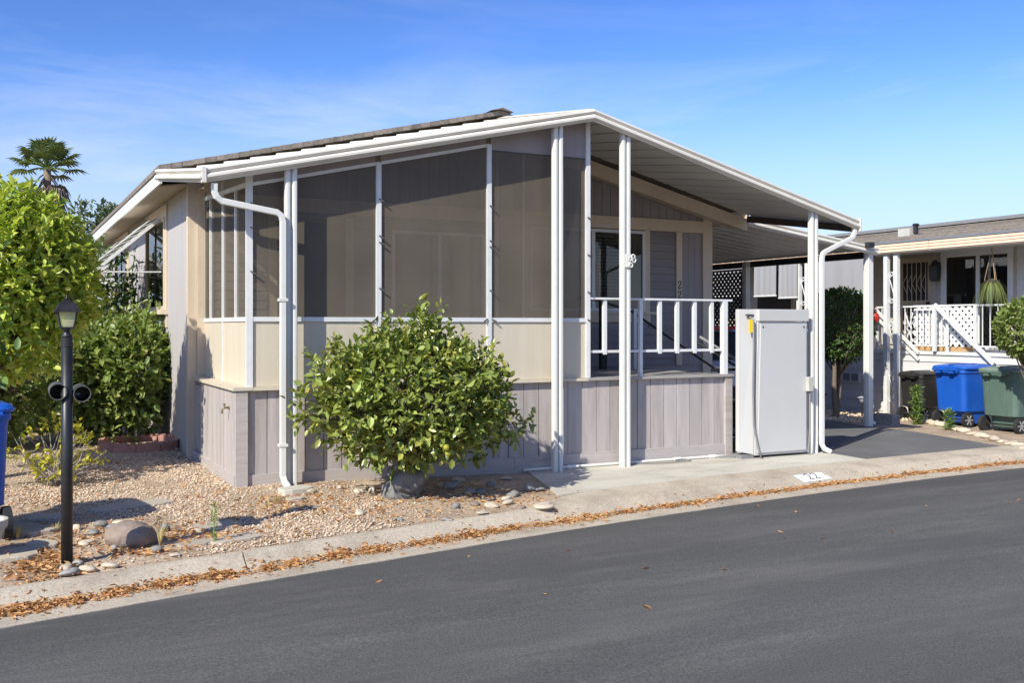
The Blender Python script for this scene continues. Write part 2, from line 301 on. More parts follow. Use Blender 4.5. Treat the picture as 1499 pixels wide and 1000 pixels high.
# ------------------------------------------------------------------ mesh helpers
OFF = {}                                        # world offset of every object made here
def off(o): return OFF.get(o.name, Vector((0, 0, 0))) if o else Vector((0, 0, 0))
def tag(o, label, cat, group=None):
    o['label'] = label; o['category'] = cat
    if group: o['group'] = group
    return o
def thing(name, loc, label, cat, group=None):
    o = bpy.data.objects.new(name, None); col.objects.link(o); o.location = loc; OFF[o.name] = Vector(loc)
    o.empty_display_size = .1
    return tag(o, label, cat, group)
class MB:
    def __init__(s): s.v = []; s.f = []
    def add(s, vs, fs):
        k = len(s.v); s.v += [tuple(p) for p in vs]; s.f += [tuple(i + k for i in f) for f in fs]; return s
    def box(s, x0, x1, y0, y1, z0, z1):
        return s.add([(x0,y0,z0),(x1,y0,z0),(x1,y1,z0),(x0,y1,z0),(x0,y0,z1),(x1,y0,z1),(x1,y1,z1),(x0,y1,z1)],
                     [(3,2,1,0),(4,5,6,7),(0,1,5,4),(1,2,6,5),(2,3,7,6),(3,0,4,7)])
    def hexa(s, p):                              # eight corners, ordered like box
        return s.add(p, [(3,2,1,0),(4,5,6,7),(0,1,5,4),(1,2,6,5),(2,3,7,6),(3,0,4,7)])
    def prism(s, poly, d):                       # closed outline (3-D points) pushed along vector d
        n = len(poly); d = Vector(d); a = [Vector(p) for p in poly]
        return s.add(a + [p + d for p in a], [tuple(range(n))[::-1], tuple(range(n, 2*n))] + [(i, (i+1) % n, n + (i+1) % n, n + i) for i in range(n)])
    def bar(s, a, b, w, h, up=(0, 0, 1)):        # rectangular bar from a to b
        a = Vector(a); b = Vector(b); d = (b - a).normalized(); u = Vector(up)
        if abs(d.dot(u)) > .98: u = Vector((0, 1, 0))
        r = d.cross(u).normalized(); u = r.cross(d).normalized()
        q = [(-w/2, -h/2), (w/2, -h/2), (w/2, h/2), (-w/2, h/2)]
        vs = [a + r*i + u*j for i, j in q] + [b + r*i + u*j for i, j in q]
        return s.add(vs, [(3,2,1,0),(4,5,6,7),(0,1,5,4),(1,2,6,5),(2,3,7,6),(3,0,4,7)])
    def tube(s, pts, r, n=8, caps=True):
        pts = [Vector(p) for p in pts]; rs = r if isinstance(r, (list, tuple)) else [r]*len(pts)
        k = len(s.v); prev = None
        for i, p in enumerate(pts):
            d = (pts[min(i+1, len(pts)-1)] - pts[max(i-1, 0)]).normalized()
            if prev is None:
                u = Vector((0, 0, 1)) if abs(d.z) < .9 else Vector((1, 0, 0)); a = d.cross(u).normalized()
            else: a = (prev - d*prev.dot(d)).normalized()
            prev = a; b = d.cross(a)
            for j in range(n):
                t = 2*math.pi*j/n; s.v.append(tuple(p + (a*math.cos(t) + b*math.sin(t))*rs[i]))
        for i in range(len(pts)-1):
            for j in range(n):
                s.f.append((k+i*n+j, k+i*n+(j+1) % n, k+(i+1)*n+(j+1) % n, k+(i+1)*n+j))
        if caps:
            s.f.append(tuple(k+j for j in range(n))[::-1]); e = k + (len(pts)-1)*n; s.f.append(tuple(e+j for j in range(n)))
        return s
    def rtube(s, pts, w, h, up=(0, 0, 1)):       # rectangular tube along a path, mitred
        pts = [Vector(p) for p in pts]; k = len(s.v); U = Vector(up)
        for i, p in enumerate(pts):
            d = (pts[min(i+1, len(pts)-1)] - pts[max(i-1, 0)]).normalized()
            r = d.cross(U).normalized(); u = r.cross(d).normalized()
            for a, b in ((-w/2, -h/2), (w/2, -h/2), (w/2, h/2), (-w/2, h/2)): s.v.append(tuple(p + r*a + u*b))
        for i in range(len(pts)-1):
            for j in range(4): s.f.append((k+i*4+j, k+i*4+(j+1) % 4, k+(i+1)*4+(j+1) % 4, k+(i+1)*4+j))
        s.f.append((k+3, k+2, k+1, k)); e = k + (len(pts)-1)*4; s.f.append((e, e+1, e+2, e+3)); return s
    def lathe(s, prof, c=(0, 0, 0), n=16, sq=0):  # prof = [(r, z)]
        k = len(s.v); c = Vector(c)
        for r, z in prof:
            for j in range(n):
                t = 2*math.pi*(j + (.5 if n == 4 else 0))/n
                s.v.append((c.x + r*math.cos(t), c.y + r*math.sin(t), c.z + z))
        for i in range(len(prof)-1):
            for j in range(n): s.f.append((k+i*n+j, k+i*n+(j+1) % n, k+(i+1)*n+(j+1) % n, k+(i+1)*n+j))
        s.f.append(tuple(k+j for j in range(n))[::-1]); e = k + (len(prof)-1)*n; s.f.append(tuple(e+j for j in range(n))); return s
    def mesh(s, name, o=(0, 0, 0)):
        me = bpy.data.meshes.new(name); o = Vector(o)
        me.from_pydata([(p[0]-o.x, p[1]-o.y, p[2]-o.z) for p in s.v], [], s.f); me.update(); return me
    def build(s, name, mat, parent=None, smooth=False, bevel=0., kind=None, o=None):
        """link as ONE object; coordinates given are world coordinates (or the thing's own, if its Empty sits at 0)"""
        po = off(parent)
        o = Vector(o) if o is not None else (po if parent else Vector((0, 0, 0)))
        ob = bpy.data.objects.new(name, s.mesh(name, o)); col.objects.link(ob)
        ob.data.materials.append(M[mat]); OFF[ob.name] = o.copy(); ob.location = o - po
        if parent: ob.parent = parent
        if smooth: ob.data.polygons.foreach_set('use_smooth', [True]*len(ob.data.polygons))
        if bevel:
            b = ob.modifiers.new('bevel', 'BEVEL'); b.width = bevel; b.segments = 2; b.limit_method = 'ANGLE'; b.angle_limit = R(40)
        if kind: ob['kind'] = kind
        return ob
_unit = {}
def piece(name, mat, parent, x0, x1, y0, y1, z0, z1):
    """one box-shaped piece; alike pieces share their mesh"""
    key = mat
    if key not in _unit:
        me = MB().box(-.5, .5, -.5, .5, -.5, .5).mesh('piece_' + mat); me.materials.append(M[mat]); _unit[key] = me
    o = bpy.data.objects.new(name, _unit[key]); col.objects.link(o)
    c = Vector(((x0+x1)/2, (y0+y1)/2, (z0+z1)/2))
    o.location = c - off(parent); o.scale = (x1-x0, y1-y0, z1-z0); o.parent = parent; OFF[o.name] = c
    return o
def shared(name, mesh, parent, loc, rot=(0, 0, 0), scale=(1, 1, 1)):
    o = bpy.data.objects.new(name, mesh); col.objects.link(o)
    o.location = Vector(loc) - off(parent); o.rotation_euler = rot; o.scale = scale
    if parent: o.parent = parent
    OFF[o.name] = Vector(loc); return o
def np_obj(name, V, F, mat, parent=None, kind=None, smooth=False):
    me = bpy.data.meshes.new(name); V = np.asarray(V, dtype=np.float32) - np.array(off(parent), dtype=np.float32); F = np.asarray(F, dtype=np.int32)
    me.vertices.add(len(V)); me.vertices.foreach_set('co', V.ravel())
    k = F.shape[1]; me.loops.add(F.size); me.loops.foreach_set('vertex_index', F.ravel())
    me.polygons.add(len(F)); me.polygons.foreach_set('loop_start', np.arange(0, F.size, k, dtype=np.int32))
    me.update(calc_edges=True); me.validate()
    me.materials.append(M[mat]); o = bpy.data.objects.new(name, me); col.objects.link(o); OFF[o.name] = off(parent).copy()
    if parent: o.parent = parent
    if kind: o['kind'] = kind
    if smooth: me.polygons.foreach_set('use_smooth', [True]*len(F))
    return o
def copy_tree(o, parent=None):
    c = o.copy(); col.objects.link(c); c.parent = parent
    for ch in list(o.children): copy_tree(ch, c)
    return c
def struct(ob): ob['kind'] = 'structure'; return ob

# ------------------------------------------------------------------ ground, road, kerb
XS = [-400, -150, -60, -30, -16, -10, -7, -5] + [round(v, 3) for v in np.linspace(-4, 14, 73)] + [16, 19, 24, 34, 60, 150, 400]
def strip(name, rows, mat, kind=True):
    """rows = list of functions x -> (y, z)"""
    V = []; F = []; n = len(XS); wob = random.Random(3)
    for fn in rows:
        for x in XS: y, z = fn(x); V.append((x, y, z))
    for r in range(len(rows)-1):
        for i in range(n-1): F.append((r*n+i, r*n+i+1, (r+1)*n+i+1, (r+1)*n+i))
    o = np_obj(name, V, F, mat, smooth=True)
    return struct(o)
# lot: from the back of the kerb to the horizon
lot = [lambda x: (edge(x)+.66, -.13)]
for s in (.70,):
    lot.append(lambda x: (edge(x)+.72, -.105))
for s in np.linspace(.12, 1, 8): lot.append(lambda x, s=s: (lerp(edge(x)+.70, max(edge(x)+1.2, 0.0), s), gz(x, lerp(edge(x)+.70, max(edge(x)+1.2, 0.0), s))))
for yy in (.6, 1.5, 3, 5, 8, 12, 20, 45, 120, 500): lot.append(lambda x, yy=yy: (max(yy, edge(x)+1.3+yy*.05), gz(x, yy)))
strip('ground', lot, 'dirt')
strip('road', [lambda x: (edge(x)-8.0, -.24), lambda x: (edge(x)-4, -.13), lambda x: (edge(x)-1.5, -.155), lambda x: (edge(x)+.012*math.sin(x*9)+.008*math.sin(x*23), -.176), lambda x: (edge(x)+.06, -.21)], 'asphalt')
strip('far_verge', [lambda x: (-500, -.2), lambda x: (edge(x)-40, -.2), lambda x: (edge(x)-8.0, -.16), lambda x: (edge(x)-7.9, -.26)], 'dirt')
# kerb and gutter, poured in lengths with a joint between them
kerb = struct(bpy.data.objects.new('curb', None)); col.objects.link(kerb); OFF['curb'] = Vector((0, 0, 0))
joints = [-30, -18, -11, -7.2, -3.95, -.47, 2.62, 5.3, 7.85, 10.75, 14, 18, 26, 40]
def kerb_profile(x):
    e = edge(x); wide = float(np.interp(x, [2.2, 3.2], [0, 1])) * float(np.interp(x, [10.7, 12], [1, 0]))
    b = .70 + .36*wide
    return [(e+.0, -.172), (e+.40, -.197), (e+.47, -.192), (e+.55, -.165), (e+.62+.04*wide, -.130+.030*wide), (e+b-.04, -.098+.024*wide), (e+b, -.095+.022*wide), (e+b, -.30), (e, -.30)]
for a, b in zip(joints[:-1], joints[1:]):
    n = max(4, min(14, int((b-a)/.3))); mb = MB(); k = 9
    for i in range(n+1):
        x = lerp(a+.006, b-.006, i/n)
        for y, z in kerb_profile(x): mb.v.append((x, y, z))
    for i in range(n):
        for j in range(k): mb.f.append((i*k+j, i*k+(j+1) % k, (i+1)*k+(j+1) % k, (i+1)*k+j)[::-1])
    mb.f.append(tuple(range(k))); mb.f.append(tuple(n*k+j for j in range(k))[::-1])
    seg = mb.build('curb_segment', 'concrete', kerb)
# concrete walk in front of the porch
slab = struct(bpy.data.objects.new('concrete_walk', None)); col.objects.link(slab); OFF['concrete_walk'] = Vector((0, 0, 0))
cuts = [(3.38, 2.93), (5.35, 5.2), (7.86, 7.86)]
for (ta, ba), (tb, bb) in zip(cuts[:-1], cuts[1:]):
    mb = MB(); n = 6
    for i in range(n+1):
        xt = lerp(ta+.004, tb-.004, i/n); xb = lerp(ba+.004, bb-.004, i/n)
        for x, y, dz in ((xb, edge(xb)+1.075, 0), (lerp(xb, xt, .5), lerp(edge(xb)+1.075, .06, .5), 0), (xt, .06, 0)):
            mb.v.append((x, y, gz(x, y)+.016)); mb.v.append((x, y, -.3))
    for i in range(n):
        a = i*6; b = a+6
        mb.f += [(a, b, b+2, a+2), (a+2, b+2, b+4, a+4), (a, a+1, b+1, b), (a+4, b+4, b+5, a+5)]
    mb.f += [(0, 2, 3, 1), (2, 4, 5, 3), (n*6+1, n*6+3, n*6+2, n*6), (n*6+3, n*6+5, n*6+4, n*6+2)]
    mb.build('slab', 'concrete_slab', slab)
# asphalt drive under the carport
mb = MB(); rows = 10
poly = []
for i in range(rows+1):
    t = i/rows; y = lerp(-1.0, 14, t**1.6)
    xr = float(np.interp(y, [-1.0, 1.2, 1.75, 4, 14], [10.65, 11.2, 11.13, 11.5, 11.5]))
    yl = y if i else edge(7.87)+1.09
    yr = y if i else edge(xr)+1.08
    for k in range(7):
        x = lerp(7.87, xr, k/6); yy = lerp(yl, yr, k/6); mb.v.append((x, yy, gz(x, yy)+.012))
for i in range(rows):
    for k in range(6): a = i*7+k; mb.f.append((a, a+1, a+8, a+7))
struct(mb.build('driveway', 'asphalt_drive'))

# ------------------------------------------------------------------ the mobile home
WY = 2.5                                        # plane of the home's street-side gable wall
home = thing('mobile_home', (4.0, WY, 0), 'grey manufactured home with beige trim behind the screened porch', 'house')
RIDGE_X, RIDGE_Z, EAVE_L, EAVE_R, EAVE_Z = 4.05, 4.63, -.43, 8.45, 3.55
def roof_z(x): return RIDGE_Z - (RIDGE_Z-EAVE_Z)*abs(x-RIDGE_X)/((RIDGE_X-EAVE_L) if x < RIDGE_X else (EAVE_R-RIDGE_X))
# side wall
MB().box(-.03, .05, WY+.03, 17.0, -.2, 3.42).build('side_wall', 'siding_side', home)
# right wall + back
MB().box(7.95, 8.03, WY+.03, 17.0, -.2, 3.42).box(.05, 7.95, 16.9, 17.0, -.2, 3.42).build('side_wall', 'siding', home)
# gable wall sheet behind the boards
g = MB(); g.prism([(.05, WY+.03, -.2), (7.95, WY+.03, -.2), (7.95, WY+.03, 3.40), (RIDGE_X, WY+.03, 4.36), (.05, WY+.03, 3.40)], (0, .1, 0))
gable = g.build('gable_wall', 'siding', home)
# window holes are shown by boxes set proud of the wall: frame, panes, dark room behind
# upper boards of the gable: vertical
x = .06; i = 0
while x < 7.88:
    w = min(.148, 7.88-x); zt = [roof_z(x)-.30, roof_z(x+w)-.30]
    if min(zt) > 3.33:
        MB().hexa([(x+.003, WY+.008, 3.30), (x+w-.003, WY+.008, 3.30), (x+w-.003, WY+.03, 3.30), (x+.003, WY+.03, 3.30),
                   (x+.003, WY+.008, zt[0]), (x+w-.003, WY+.008, zt[1]), (x+w-.003, WY+.03, zt[1]), (x+.003, WY+.03, zt[0])]).build('plank', 'siding', gable, o=(x, WY, 3.3))
    x += .148
# lap siding left of the numbered post, window opening left free
WX0, WX1, WZ0, WZ1 = 4.72, 6.74, 1.87, 3.11
def lap(x0, x1, z0, z1):
    if x1-x0 < .02 or z1-z0 < .02: return
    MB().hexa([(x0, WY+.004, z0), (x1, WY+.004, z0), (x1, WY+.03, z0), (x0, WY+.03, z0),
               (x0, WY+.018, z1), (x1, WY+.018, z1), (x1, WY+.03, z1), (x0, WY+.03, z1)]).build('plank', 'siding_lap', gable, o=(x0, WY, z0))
z = 1.03
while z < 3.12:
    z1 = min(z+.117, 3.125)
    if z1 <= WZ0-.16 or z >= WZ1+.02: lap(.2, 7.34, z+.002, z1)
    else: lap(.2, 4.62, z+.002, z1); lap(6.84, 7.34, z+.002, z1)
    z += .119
for k in range(3): piece('plank', 'siding', gable, 7.455+k*.135, 7.455+k*.135+.131, WY+.008, WY+.03, 1.03, 3.125)
# trim
piece('trim_board', 'trim', home, .0, 8.0, WY-.025, WY+.0, 3.128, 3.315)
num_post = MB().box(7.345, 7.452, WY-.018, WY+.012, 1.03, 3.126).build('trim_board', 'trim', home)
piece('corner_board', 'trim', home, 7.862, 8.045, WY-.022, WY+.02, .9, 3.50)
piece('corner_board', 'trim', home, .045, .15, WY-.06, WY+.028, 0.0, 3.42)
piece('corner_board', 'trim', home, -.062, .043, WY-.022, WY+.10, 0.0, 3.42)
# street-side window
def window(parent, x0, x1, z0, z1, y, mull, name='window', curtains=True):
    fr = MB(); t = .045
    fr.box(x0, x0+t, y-.03, y+.02, z0, z1).box(x1-t, x1, y-.03, y+.02, z0, z1).box(x0+t, x1-t, y-.03, y+.02, z0, z0+t).box(x0+t, x1-t, y-.03, y+.02, z1-t, z1)
    w = fr.build(name, 'white_frame', parent)
    piece('mullion', 'white_frame', w, mull-.03, mull+.03, y-.034, y+.01, z0+t, z1-t)
    for a, b in ((x0+t, mull-.03), (mull+.03, x1-t)): piece('pane', 'glass', w, a, b, y-.006, y-.001, z0+t, z1-t)
    return w
w1 = window(home, WX0, WX1, WZ0, WZ1, WY-.005, 5.80)
piece('blind', 'interior', w1, WX0+.05, WX1-.05, WY+.009, WY+.016, WZ0+.05, WZ1-.05)
for k in range(22):
    zb_ = WZ0+.08+k*.052; piece('blind_slat', 'curtain', w1, 5.84, 6.36, WY+.002, WY+.006, zb_, zb_+.03)
wav = MB()
for (a, b) in ((4.8, 5.05), (5.62, 5.76), (6.38, 6.69)):
    n = 10
    for i in range(n):
        xa, xb = lerp(a, b, i/n), lerp(a, b, (i+1)/n)
        wav.add([(xa, WY+.004+.002*(i % 2), WZ0+.05), (xb, WY+.004+.002*((i+1) % 2), WZ0+.05), (xb, WY+.004+.002*((i+1) % 2), WZ1-.05), (xa, WY+.004+.002*(i % 2), WZ1-.05)], [(0, 1, 2, 3)])
wav.build('curtain', 'curtain_warm', w1)
piece('trim_board', 'trim', home, 6.745, 6.838, WY-.02, WY+.012, WZ0-.03, 3.126)
piece('trim_board', 'trim', home, 4.62, 4.715, WY-.02, WY+.012, WZ0-.03, 3.126)
piece('sill', 'trim', home, 4.58, 6.93, WY-.06, WY-.003, WZ0-.045, WZ0-.004)
piece('trim_board', 'trim', home, 4.62, 6.84, WY-.03, WY+.002, WZ0-.165, WZ0-.047)
# door and window in the screened room, seen through the mesh
piece('door', 'interior', home, 1.05, 1.95, WY-.02, WY+.003, 1.04, 3.0)
piece('trim_board', 'trim', home, .93, 1.045, WY-.03, WY+.003, 1.04, 3.08)
piece('trim_board', 'trim', home, 1.955, 2.07, WY-.03, WY+.003, 1.04, 3.08)
w2 = window(home, 2.6, 4.0, 1.6, 2.95, WY-.01, 3.3)
piece('blind', 'curtain', w2, 2.65, 3.95, WY+.000, WY+.003, 1.65, 2.9)

def digit_two(mb, o, ux, uz, un, h, th):
    """a serif 2: ribbon of changing width, with depth"""
    path = [(.10, .70), (.075, .80), (.13, .92), (.27, .985), (.42, .93), (.485, .78), (.44, .62), (.32, .44), (.16, .24), (.06, .10)]
    wid = [.10, .085, .06, .06, .10, .13, .12, .09, .07, .06]
    o = Vector(o); ux = Vector(ux); uz = Vector(uz); un = Vector(un)
    def put(p): return o + ux*p[0]*h + uz*p[1]*h
    prev = None
    for i, p in enumerate(path):
        a = path[max(0, i-1)]; b = path[min(len(path)-1, i+1)]
        dx, dz = b[0]-a[0], b[1]-a[1]; n = math.hypot(dx, dz); nx, nz = -dz/n*wid[i]/2, dx/n*wid[i]/2
        cur = [put((p[0]+nx, p[1]+nz)), put((p[0]-nx, p[1]-nz))]
        if prev: mb.prism([prev[0], prev[1], cur[1], cur[0]], un*th)
        prev = cur
    mb.prism([put((.03, .0)), put((.50, .0)), put((.54, .22)), put((.50, .22)), (put((.46, .115))), put((.06, .115))], un*th*1.02)
for k in (0, 1):
    mb = MB(); digit_two(mb, (7.367, WY-.0185, 2.245 - k*.155 - .01), (1, 0, 0), (0, 0, 1), (0, -1, 0), .125, .008)
    mb.build('house_numeral', 'black_metal', num_post)

# side windows with their metal awnings (left wall)
def side_window(y0, y1, z0, z1):
    t = .05
    fr = MB().box(-.075, -.031, y0, y0+t, z0, z1).box(-.075, -.031, y1-t, y1, z0, z1).box(-.075, -.031, y0+t, y1-t, z0, z0+t).box(-.075, -.031, y0+t, y1-t, z1-t, z1)
    w = fr.build('window', 'trim', home)
    piece('mullion', 'black_metal', w, -.06, -.034, (y0+y1)/2-.03, (y0+y1)/2+.03, z0+t, z1-t)
    for a, b in ((y0+t, (y0+y1)/2-.03), ((y0+y1)/2+.03, y1-t)): piece('pane', 'glass', w, -.05, -.045, a, b, z0+t, z1-t)
    piece('blind', 'interior', w, -.036, -.0325, y0+t, y1-t, z0+t, z1-t)
    piece('trim_board', 'trim', home, -.058, -.032, y0-.10, y0-.004, z0-.25, 3.36)
    piece('trim_board', 'trim', home, -.058, -.032, y1+.004, y1+.10, z0-.25, 3.36)
    piece('trim_board', 'trim', home, -.056, -.032, y0, y1, z1+.004, 3.36)
    piece('sill', 'trim', home, -.13, -.032, y0-.12, y1+.12, z0-.07, z0-.005)
    return w
side_window(4.42, 6.35, 1.88, 3.18)
side_window(9.0, 11.0, 1.95, 3.18)
def window_awning(y0, y1, label):
    a = thing('window_awning', (-.06, y0, 3.2), label, 'awning', 'metal awnings over the side windows')
    tx, tz, bx_, bz = -.10, 3.20, -.98, 2.42
    n = 9
    for i in range(n):                            # overlapping slats
        t0, t1 = i/n, (i+1.25)/n
        p = [Vector((lerp(tx, bx_, t), 0, lerp(tz, bz, t))) for t in (t0, min(t1, 1.05))]
        up = Vector((-.03, 0, .035))
        MB().hexa([(p[0].x, y0, p[0].z), (p[1].x+up.x, y0, p[1].z+up.z), (p[1].x+up.x, y1, p[1].z+up.z), (p[0].x, y1, p[0].z),
                   (p[0].x, y0, p[0].z+.008), (p[1].x+up.x, y0, p[1].z+up.z+.008), (p[1].x+up.x, y1, p[1].z+up.z+.008), (p[0].x, y1, p[0].z+.008)]).build('slat', 'white_metal', a)
    for y in (y0+.02, (y0+y1)/2, y1-.02): MB().bar((tx, y, tz-.03), (bx_, y, bz-.03), .03, .05).build('rib', 'white_metal', a)
    MB().bar((bx_-.01, y0, bz-.06), (bx_-.01, y1, bz-.06), .02, .09).build('valance', 'white_metal', a)
    for y in (y0+.03, y1-.03): MB().tube([(bx_, y, bz-.02), (-.06, y, 2.42)], .012, 6).build('strut', 'white_metal', a)
window_awning(4.7, 6.5, 'slatted white metal awning over the side window nearer the porch')
window_awning(8.9, 11.1, 'slatted white metal awning over the side window farther along the wall')

# roof: two slopes with shingle courses, left fascia, soffit, rake boards
def slope(xa, xb, name):
    mb = MB(); n = 34
    for i in range(n):
        a, b = lerp(xa, xb, i/n), lerp(xa, xb, (i+1.0)/n)
        za, zb = roof_z(a), roof_z(b)
        lift = .007
        y0 = 2.06 + .004*((i*7) % 3 - 1)
        mb.hexa([(a, y0, za-.06+lift), (b, y0, zb-.06), (b, 17.4, zb-.06), (a, 17.4, za-.06+lift), (a, y0, za+lift), (b, y0, zb+.002), (b, 17.4, zb+.002), (a, 17.4, za+lift)])
    return mb.build(name, 'shingle', home)
rl = slope(EAVE_L-.03, RIDGE_X-.003, 'roof'); rr = slope(EAVE_R+.03, RIDGE_X+.003, 'roof')
cap = MB()
for i in range(14):
    y0 = 2.0 + i*1.1
    cap.prism([(RIDGE_X-.17, y0, RIDGE_Z-.015), (RIDGE_X, y0, RIDGE_Z+.035), (RIDGE_X+.17, y0, RIDGE_Z-.015), (RIDGE_X, y0, RIDGE_Z+.012)], (0, 1.13, .004*(i % 2)))
cap.build('ridge_cap', 'shingle', rl)
MB().box(EAVE_L-.012, EAVE_L+.012, 2.09, 17.3, 3.335, 3.495).build('fascia', 'white_metal', home)
MB().prism([(EAVE_L+.014, 2.5, 3.345), (-.033, 2.5, 3.40), (-.033, 2.5, 3.42), (EAVE_L+.014, 2.5, 3.365)], (0, 14.7, 0)).build('soffit', 'soffit', home)
MB().box(EAVE_R-.012, EAVE_R+.012, 2.09, 17.3, 3.30, 3.49).build('fascia', 'trim', home)
MB().prism([(8.035, 2.14, 3.36), (EAVE_R-.014, 2.14, 3.31), (EAVE_R-.014, 2.14, 3.33), (8.035, 2.14, 3.38)], (0, 15, 0)).build('soffit', 'trim', home)
for a, b in ((EAVE_R-.016, RIDGE_X+.002), (EAVE_L+.50, RIDGE_X-.002)):
    za, zb = roof_z(a), roof_z(b)
    MB().hexa([(a, 2.09, za-.40), (b, 2.09, zb-.42), (b, 2.13, zb-.42), (a, 2.13, za-.40), (a, 2.09, za-.21), (b, 2.09, zb-.21), (b, 2.13, zb-.21), (a, 2.13, za-.21)]).build('rake_board', 'trim', home)
    MB().hexa([(a, 2.135, za-.36), (b, 2.135, zb-.36), (b, 2.5, zb-.33), (a, 2.5, za-.33), (a, 2.135, za-.34), (b, 2.135, zb-.34), (b, 2.5, zb-.31), (a, 2.5, za-.31)]).build('soffit', 'trim', home)
vent = MB().lathe([(.05, 0), (.05, .25), (.09, .26), (.09, .31), (.02, .34)], (5.6, 4.6, 4.22), 10); vent.build('roof_vent', 'cable_grey', home)

# ------------------------------------------------------------------ patio cover over the porch
cover = thing('patio_cover', (4.1, -.2, 0), 'white ribbed metal patio cover with gabled gutter front over the porch', 'patio cover')
FY, BY = -.22, 2.075
AX = 4.12
LX, RX = -.33, 8.41
def zf_front(x): return 4.160 - (4.160-3.150)*(AX-x)/(AX-LX) if x < AX else 4.160 - (4.160-3.055)*(x-AX)/(RX-AX)
def zf_back(x):  return 4.490 - (4.490-3.440)*(AX-x)/(AX-LX) if x < AX else 4.490 - (4.490-3.400)*(x-AX)/(RX-AX)
def zpan(x, y): return lerp(zf_front(x), zf_back(x), (y-FY)/(BY-FY))
PW = .297
def pan(parent, P0, P1, name='roof_panel', ribh=.055, mat='pan_metal'):
    """one pan: P0/P1 = (left, right) corner pairs at the two ends; flat tray with a folded rib along each side"""
    prof = [(0, ribh), (.03, ribh), (.075, .0), (.925, .0), (.97, ribh), (1.0, ribh)]
    mb = MB(); k = len(prof)
    for (A, B) in (P0, P1):
        A = Vector(A); B = Vector(B)
        for u, h in prof: p = A.lerp(B, u); mb.v.append((p.x, p.y, p.z+h))
        for u, h in prof: p = A.lerp(B, u); mb.v.append((p.x, p.y, p.z+h+.004))
    for j in range(k-1):
        mb.f.append((j, 2*k+j, 2*k+j+1, j+1)); mb.f.append((k+j, k+j+1, 3*k+j+1, 3*k+j)); mb.f.append((j, j+1, k+j+1, k+j)); mb.f.append((2*k+j, 3*k+j, 3*k+j+1, 2*k+j+1))
    mb.f.append((0, k, 3*k, 2*k)); mb.f.append((k-1, 3*k-1, 4*k-1, 2*k-1))
    return mb.build(name, mat, parent)
for sgn, lim in ((-1, LX), (1, RX)):
    n = int(abs(lim-AX)/PW); w = abs(lim-AX)/n
    for i in range(n):
        a, b = AX+sgn*i*w, AX+sgn*(i+1)*w
        if a > b: a, b = b, a
        a += .0015; b -= .0015
        pan(cover, ((a, FY+.004, zf_front(a)), (b, FY+.004, zf_front(b))), ((a, BY, zf_back(a)), (b, BY, zf_back(b))))
MB().prism([(AX-.14, FY+.04, zf_front(AX-.14)+.062), (AX, FY+.04, zf_front(AX)+.075), (AX+.14, FY+.04, zf_front(AX+.14)+.062)], (0, BY-FY-.04, .33)).build('ridge_strip', 'fascia_metal', cover)
# gutter front: two rounded rolls and a lip, swept along a line
GP = [(0, .06), (-.03, .058), (-.055, .045), (-.060, .025), (-.045, .008), (-.030, .000), (-.048, -.010), (-.066, -.030), (-.066, -.052), (-.045, -.068), (-.02, -.072), (-.02, -.084), (0.0, -.084)]
def gutter(a, b, nrm, name, parent, mat='fascia_metal', sc=1., cuta=None, cutb=None):
    a = Vector(a); b = Vector(b); nrm = Vector(nrm).normalized(); mb = MB(); k = len(GP)
    d = (b - a)
    for p, cut in ((a, cuta), (b, cutb)):
        for u, h in GP:
            q = p + nrm*(-u*sc) + Vector((0, 0, h*sc))
            if cut: q = q + Vector(cut)*(-u*sc)
            mb.v.append(tuple(q))
    for j in range(k): mb.f.append((j, (j+1) % k, k+(j+1) % k, k+j))
    mb.f.append(tuple(range(k))[::-1]); mb.f.append(tuple(range(k, 2*k)))
    o = mb.build(name, mat, parent); return o
gl_a = (LX, FY, 3.140); gl_t = (AX, FY, 4.160); gl_b = (RX, FY, 3.055)
gutter(gl_t, gl_a, (0, -1, 0), 'gutter_fascia', cover, cutb=(-1, 0, 0))
gutter(gl_t, gl_b, (0, -1, 0), 'gutter_fascia', cover)
gutter(gl_a, (EAVE_L-.02, 2.04, 3.435), (-1, -.04, 0), 'gutter_fascia', cover, cuta=(0, -1, 0))
MB().box(RX-.01, RX+.012, FY-.07, FY+.06, 2.955, 3.13).build('gutter_end', 'fascia_metal', cover)
MB().bar((LX-.030, FY-.036, 3.052), (LX-.030, FY-.036, 3.202), .040, .074).build('gutter_corner', 'fascia_metal', cover)
MB().bar((RX-.02, FY+.06, 3.00), (RX-.02, BY-.05, 3.335), .05, .10).build('eave_beam', 'dark_wood', cover)
MB().bar((RX+.03, FY+.065, 3.03), (RX+.03, BY-.05, 3.365), .012, .13).build('eave_flashing', 'white_metal', cover)
# posts: two rolled tubes with a web between them
def post(parent, x, y, z0, z1, w=.128, name='post', mat='white_metal', dep=.085):
    mb = MB(); r = .04
    for s in (-1, 1):
        cx_ = x + s*(w/2-.028); q = []
        for j in range(16):
            t = 2*math.pi*j/16; e = .55
            q.append((cx_ + .028*math.copysign(abs(math.cos(t))**e, math.cos(t)), y + dep/2*math.copysign(abs(math.sin(t))**e, math.sin(t)), z0))
        mb.prism(q, (0, 0, z1-z0))
    mb.box(x-.012, x+.012, y-.008, y+.008, z0, z1-.03)
    o = mb.build(name, mat, parent)
    MB().box(x-w/2-.015, x+w/2+.015, y-.06, y+.06, z0+.03, z0+.038).build('foot_plate', 'white_metal', o)
    return o
PY = -.155
for px0, px1, pyb in ((417, 434, 708), (809, 822.5, 692), (908, 921.5, 684), (1184, 1196, 666)):
    x = (at(px0, 400, y=PY).x + at(px1, 400, y=PY).x)/2
    post(cover, x, PY, gz(x, PY)-.06, zf_front(x)+.0)
